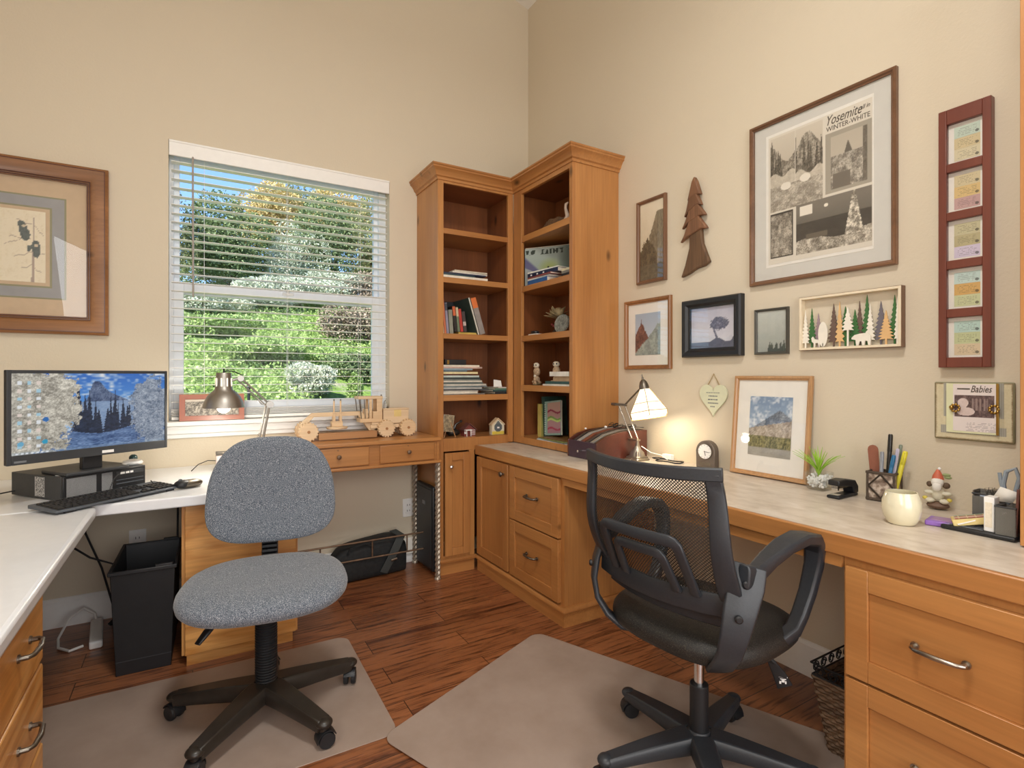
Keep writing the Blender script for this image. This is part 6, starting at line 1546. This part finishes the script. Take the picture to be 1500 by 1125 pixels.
# left case, bottom: easel, cabins
t = thing('easel_picture', 'tiny picture on a wooden easel at the bottom left shelf', 'easel', (-.755, -.27, sh5), 12)
pc = picture('canvas', .075, .10, sepia(3, 6, 6, '#6f6350', '#cdbb97'), t, (-.055, -.012, .035), .003); pc.data.transform(TR(ry=8))
MB().box(-.056, .021, -.0112, -.004, .034, .136, TR(ry=8)).build('canvas_edge', 'pages', t)
MB().cyl((-.03, 0, 0), (0, -.004, .14), .003, n=6).cyl((.04, -.02, .0), (-.005, -.004, .14), .003, n=6).cyl((0, .06, 0), (0, .0, .14), .003, n=6).build('easel_legs', 'toydark', t)
t = thing('model_cabin', 'tiny red log cabin model with white porch posts', 'model house', (-.612, -.255, sh5), 0)
MB().box(-.038, .040, -.02, .03, .0, .040).prism([(-.038, .040), (.040, .040), (.001, .070)], -.02, .03).build('cabin_walls', plain('dark_red_logs', '#7c3a34', .7, var=.2), t, bevel=.001)
MB().box(-.0, .0, 0, 0, 0, 0) 
m_ = MB().box(-.046, -.034, -.03, -.026, .0, .034); m_ = MB()
for x in (-.028, .0): m_.box(x - .002, x + .002, -.040, -.036, .0, .036)
m_.box(-.038, .008, -.042, -.020, .036, .042); m_.box(-.036, -.022, -.0215, -.0195, .014, .03).build('porch', 'white', t)
m_ = MB()
for i in range(5): m_.box(.008, .0402, -.0208, -.0198, .006 + i * .0075, .008 + i * .0075)
m_.build('chinking', 'white', t)
MB().prism([(-.047, .036), (.001, .074), (.049, .036), (.049, .041), (.001, .080), (-.047, .041)], -.026, .036).build('roof', plain('brown_shingle', '#6a3e35', .7), t)
t = thing('dark_figurine', 'dark twig-like figurine behind the red cabin model', 'figurine', (-.69, -.20, sh5)); MB().ball((0, 0, .02), (.045, .03, .025), 14, 8).tube([(0, 0, .03), (.02, 0, .07), (.05, 0, .085)], [.01, .007, .005], 6).tube([(-.02, 0, .03), (-.01, 0, .085), (.012, 0, .12)], [.008, .006, .003], 6).ball((.055, 0, .088), .009, 10, 8).build('figurine_body', 'bronzeblk', t)
t = thing('model_house', 'small cream gabled wooden house model with a dark octagonal window', 'model house', (-.418, -.295, sh5), 0)
MB().prism([(-.045, 0), (.045, 0), (.045, .062), (0, .098), (-.045, .062)], 0, .035).build('house_body', plain('cream_paint', '#dbd2b9', .6, var=.03), t, bevel=.0015)
MB().prism([(.030 * math.cos(R(22.5 + 45 * i)), .047 + .030 * math.sin(R(22.5 + 45 * i))) for i in range(8)], -.0015, .001).prism([(-.014, .076), (.014, .076), (0, .088)], -.0015, .001).build('dark_window', plain('slate_paint', '#5c6468', .6), t)
MB().box(-.043, .043, -.001, 0, .002, .022).build('yellow_lawn', plain('yellow_paint_lawn', '#d8c24e', .6), t); MB().box(-.008, .008, -.0025, -.0012, .040, .050).build('window_square', 'white', t)
MB().prism([(-.049, .060), (0, .100), (.049, .060), (.049, .066), (0, .107), (-.049, .066)], -.004, .037).build('roof', 'toy', t)

# right case. local frame of a thing with rz=-90: x -> -y, y -> +x
def RC(x_from_wall, y): return (-x_from_wall, y)
t = thing('goose_basket', 'woven twig goose basket with a pale neck on the top right shelf', 'basket', (-.20, -.655, 2.0603), -90)
m_ = MB()
for k in range(9):
    q = k / 8; rx = .16 * (1 - .5 * q); z = .006 + .008 * k
    m_.tube([(-.03 + rx * math.cos(a), .07 * (1 - .4 * q) * math.sin(a), z + .004 * math.sin(a * 7)) for a in [i * 2 * pi / 26 for i in range(27)]], .0045, 6)
m_.build('twig_body', 'driftwood', t)
m_ = MB().tube([(.09, -.02, .03), (.115, -.02, .06), (.095, -.02, .11), (.10, -.02, .135), (.118, -.02, .140)], [.018, .014, .009, .010, .004], 10); m_.build('goose_neck', plain('pale_wood', '#cdb8a6', .6), t)
# big landscape book standing
def bigbook(U, V):
    r = lerp(hx('#7e8f86'), hx('#9aa5a0'), V); r = lerp(r, hx('#8f9a5e'), 1.3 - 4.5 * ((U - .55) ** 2 + (V - .45) ** 2) ** .5); r = lerp(r, hx('#565578'), 2.2 - 12 * np.abs(V - (.62 - .9 * U)) - 3 * U)
    r = np.where(((V < .38 - .5 * (U - .2)) & (U < .35))[..., None], hx('#8d9495'), r); r = np.where(((np.abs(U - .52) < .02) & (V > .18) & (V < .5))[..., None], hx('#2d2a24'), r)
    r = lerp(r, hx('#3b4a44'), (U - .7) * 3); b = (V > .82) & (V < .95) & (vn(U * 28, V * 9, 2) > .48); return np.where(b[..., None], hx('#29352f'), r)
t = thing('picture_book', 'large landscape picture book standing on the upper right shelf', 'book', (-.315, -.452, 1.7455), -55)
MB().box(0, .30, 0, .014, 0, .235).build('cover', plain('dark_cover', '#2b3a3e', .4), t); MB().box(.003, .296, .003, .011, .003, .239).build('pages', 'pages', t)
picture('cover_picture', .296, .231, bigbook, t, (.002, -.0006, .002), .003)
z = 1.7453
for i, (lb, w_, d_, h, c_, rz, dx) in enumerate((('blue book at the bottom of the upper right pile', .21, .24, .026, '#2d5c94', -90, 0), ('white thin book above the blue one', .22, .25, .010, '#d6d6d2', -88, 0), ('red and black thin book in the upper right pile', .25, .24, .008, '#8e4a44', -91, 0), ('navy book with white spine lettering in the upper right pile', .29, .26, .024, '#1e2a44', -86, 0), ('white-edged book topmost of the upper right pile', .28, .25, .009, '#dcdcd4', -84, 0))):
    tt = flat(lb, (-.325, -.500, z + .0002), rz, w_, d_, h, c_, 'pile on the upper right shelf', 'book', 'book'); z += h + .0004
    if i == 3:
        for k in range(9): MB().box(.03 + k * .02, .044 + k * .02, -.0008, 0, .008, .016).build('spine_lettering', 'white', tt) if k in (0, 3, 6) else None
z = 1.7453
for i, (lb, w_, h, c_) in enumerate((('black book in the pile against the near side panel', .10, .022, '#23221f'), ('grey book in the pile against the near side panel', .105, .014, '#7e7a72'), ('pale rolled paper on the near pile', .11, .012, '#cfc6a8'))):
    flat(lb, (-.30, -.818, z + .0003), -90, w_, .22, h, c_, 'near pile on the upper right shelf', 'book', 'book'); z += h + .0005
# figurine shelf
z3 = 1.4373
t = thing('leaf_sculpture', 'dried-leaf and red berry decoration on the middle right shelf', 'decoration', (-.20, -.640, z3), -90)
m_ = MB(); rnd = random.Random(6)
for i in range(16):
    a = rnd.uniform(0, 6.28); e_ = rnd.uniform(-.2, 1.2); d = Vector((math.cos(a) * math.cos(e_), math.sin(a) * math.cos(e_), math.sin(e_))); b = Vector((0, 0, .10)); sd = d.cross(Vector((0, .3, 1))).normalized()
    m_.strip([b, b + d * .03, b + d * .06, b + d * .085], [.006, .03, .026, .004], .003, sd)
m_.ball((.01, 0, .135), (.04, .03, .03), 12, 8); m_.build('dried_leaves', plain('dried_leaf', '#a5946f', .8, var=.2), t)
m_ = MB()
for i in range(9): m_.ball((rnd.uniform(-.03, .03), rnd.uniform(-.03, .0), rnd.uniform(.045, .075)), .009, 8, 6)
m_.build('berries', plain('dark_red_berry', '#6d2420', .4), t)
MB().lathe([(.035, 0), (.03, .02), (.012, .04), (.01, .07)], 16).build('stand', 'bronzeblk', t)
t = thing('carved_disc', 'round silver-grey carved disc leaning beside the dried-leaf decoration', 'ornament', (-.24, -.735, z3), -80)
MB().lathe([(0, 0), (.05, 0), (.058, .005), (.055, .012), (.04, .009), (0, .014)], 28, TR((0, .01, .056), rx=78)).build('disc', plain('mottled_silver', '#8d9088', .4, .4, var=.45, nscale=70), t); MB().box(-.03, .03, .01, .04, 0, .006).build('disc_stand', 'bronzeblk', t)
t = thing('ornament_stone', 'small dark stone with white underside on the middle right shelf', 'stone', (-.29, -.530, z3), -90); MB().box(-.045, .045, -.02, .03, 0, .008).build('white_card', 'paper', t); MB().ball((0, 0, .018), (.03, .022, .010), 12, 8, e=.7).build('stone', 'black', t)
o = MB().ball((0, 0, .012), (.008, .008, .012), 8, 8).build('white_cone', 'white'); solo(o, 'tiny white piece at the near end of the middle right shelf', 'ornament', loc=(-.30, -.905, z3))
# owls
def owl(label, loc, s_, rz):
    t = thing('owl_figurine', label, 'figurine', loc, rz, 'owl figurines'); T = Matrix.Diagonal((s_, s_, s_, 1))
    MB().ball((0, 0, .085), (.024, .02, .030), 16, 10, T).ball((0, 0, .038), (.022, .018, .02), 14, 8, T).tube([(-.035, 0, .02), (0, 0, .03), (.03, 0, .015)], .008, 8, T).build('owl_body', plain('brown_cream_feathers', '#b09678', .7, var=.35, nscale=90), t)
    MB().ball((0, -.004, .125), (.022, .017, .018), 16, 10, T).build('owl_head', plain('cream_face', '#d9ceb8', .6), t)
    for q in (-1, 1): MB().ball((q * .009, -.019, .127), (.005, .003, .005), 8, 6, T).build('owl_eye', 'black', t)
    m_ = MB().ball((0, 0, .008), (.035, .022, .010), 14, 8, T); m_.v = [(x, y, max(0, z)) for x, y, z in m_.v]; m_.build('branch_base', plain('bark_base', '#6e6247', .8, var=.3, nscale=60), t); return t
z4 = 1.1303
owl('tall owl figurine at the left of the lower right shelf', (-.255, -.497, z4), .98, -75)
owl('owl figurine with dark wings beside the stacked books', (-.225, -.665, z4), 1.02, -60)
owl('small white owlet figurine in front of the tall owl', (-.300, -.545, z4), .45, -80)
o = MB().lathe([(.03, 0), (.03, .012), (.02, .012)], 14).build('owl_base', 'paper'); o.data.transform(TR()); solo(o, 'pale round base beneath the small owlet', 'base', loc=(-.315, -.552, z4)); bpy.data.objects.remove(o)
z = z4
for i, (lb, y, w_, h, c_) in enumerate((('white thin book at the bottom of the pile beside the owls', -.665, .26, .010, '#d8d5ca'), ('dark green book second in the pile beside the owls', -.69, .235, .016, '#2f4f4c'), ('beige book in the middle of the pile beside the owls', -.775, .15, .016, '#a68c6c'), ('brown book under the white one beside the owls', -.78, .145, .012, '#8d7457'), ('white book topmost of the pile beside the owls', -.735, .185, .026, '#dedad0'))):
    flat(lb, (-.325, y, z + .0002), -90, w_, .16, h, c_, 'pile beside the owls', 'book', 'book'); z += h + .0003
# bottom right shelf
z5 = .8053
def gp(U, V): return lerp(hx('#8f9640'), hx('#c7c77a'), (fbm(U * 3, V * 9, 3, 2) - .3) * 2)
def wav(U, V):
    r = lerp(hx('#a87f8d'), hx('#b79a8c'), V); 
    for c_, v0, a_ in (('#8d2f4f', .70, .05), ('#6f9a52', .48, .05), ('#b7d27a', .42, .04), ('#a8405a', .14, .04)): r = np.where((np.abs(V - v0 - a_ * np.sin(U * 6)) < .03)[..., None], hx(c_), r)
    return r
t = bk3('green and gold binder at the left of the bottom right shelf', 'book', (-.225, -.462, z5), -90, .04, .15, .205, '#a8a25a', 'books on the bottom right shelf', (.0, 1, '#c9b96a'))
t = bk3('tall dark green album leaning right', 'book', (-.215, -.515, z5 + .0015), -90, .030, .17, .250, '#35544c', 'books on the bottom right shelf', lean=-6)
t = thing('spiral_book', 'spiral-bound book with a pink and green wavy cover', 'book', (-.235, -.560, z5 + .016), -90, 'books on the bottom right shelf')
T_ = TR(ry=-6, rx=-4)
MB().box(0, .165, 0, .010, 0, .205, T_).build('pages', 'pages', t); MB().box(-.002, .168, -.002, .0, 0, .207, T_).build('cover', plain('pale_teal_cover', '#8fb0a8', .4), t)
p = picture('cover_picture', .135, .185, wav, t, (.03, -.003, .012), .004); p.data.transform(T_)
sp_ = MB()
for i in range(14): sp_.tube([(.004 + .006 * math.cos(a), -.001 + .006 * math.sin(a), .012 + i * .0135) for a in [j * .7 for j in range(10)]], .0012, 4, T_)
sp_.build('spiral_wire', 'white', t)
z = z5
for i, (lb, c_, rz, w_) in enumerate((('white magazine at the bottom of the low pile on the bottom right shelf', '#cfd4d8', -90, .30), ('pale blue magazine second in the low pile', '#a9b8c4', -86, .29), ('green magazine third in the low pile', '#7d8a55', -94, .28), ('brown and green pictured magazine topmost of the low pile', '#7a5a30', -88, .27))):
    flat(lb, (-.325 + .004 * i, -.60 - .004 * i, z + .0003), rz, w_, .085 if False else .20, .0034 if False else .0036, c_, 'low pile on the bottom right shelf'); z += .0040

# ceiling lamp above the room (reflected in the glazing)
t = thing('ceiling_lamp', 'round white ceiling lamp above the desks', 'ceiling lamp', (-1.75, -2.75, 3.42))
MB().lathe([(0, .0), (.10, .006), (.17, .03), (.20, .07), (.20, .09), (0, .09)], 36).build('diffuser', 'lampglow', t)
MB().lathe([(.06, .09), (.06, .12), (.02, .13), (.02, 1.2)], 20).build('ceiling_mount', 'white', t)
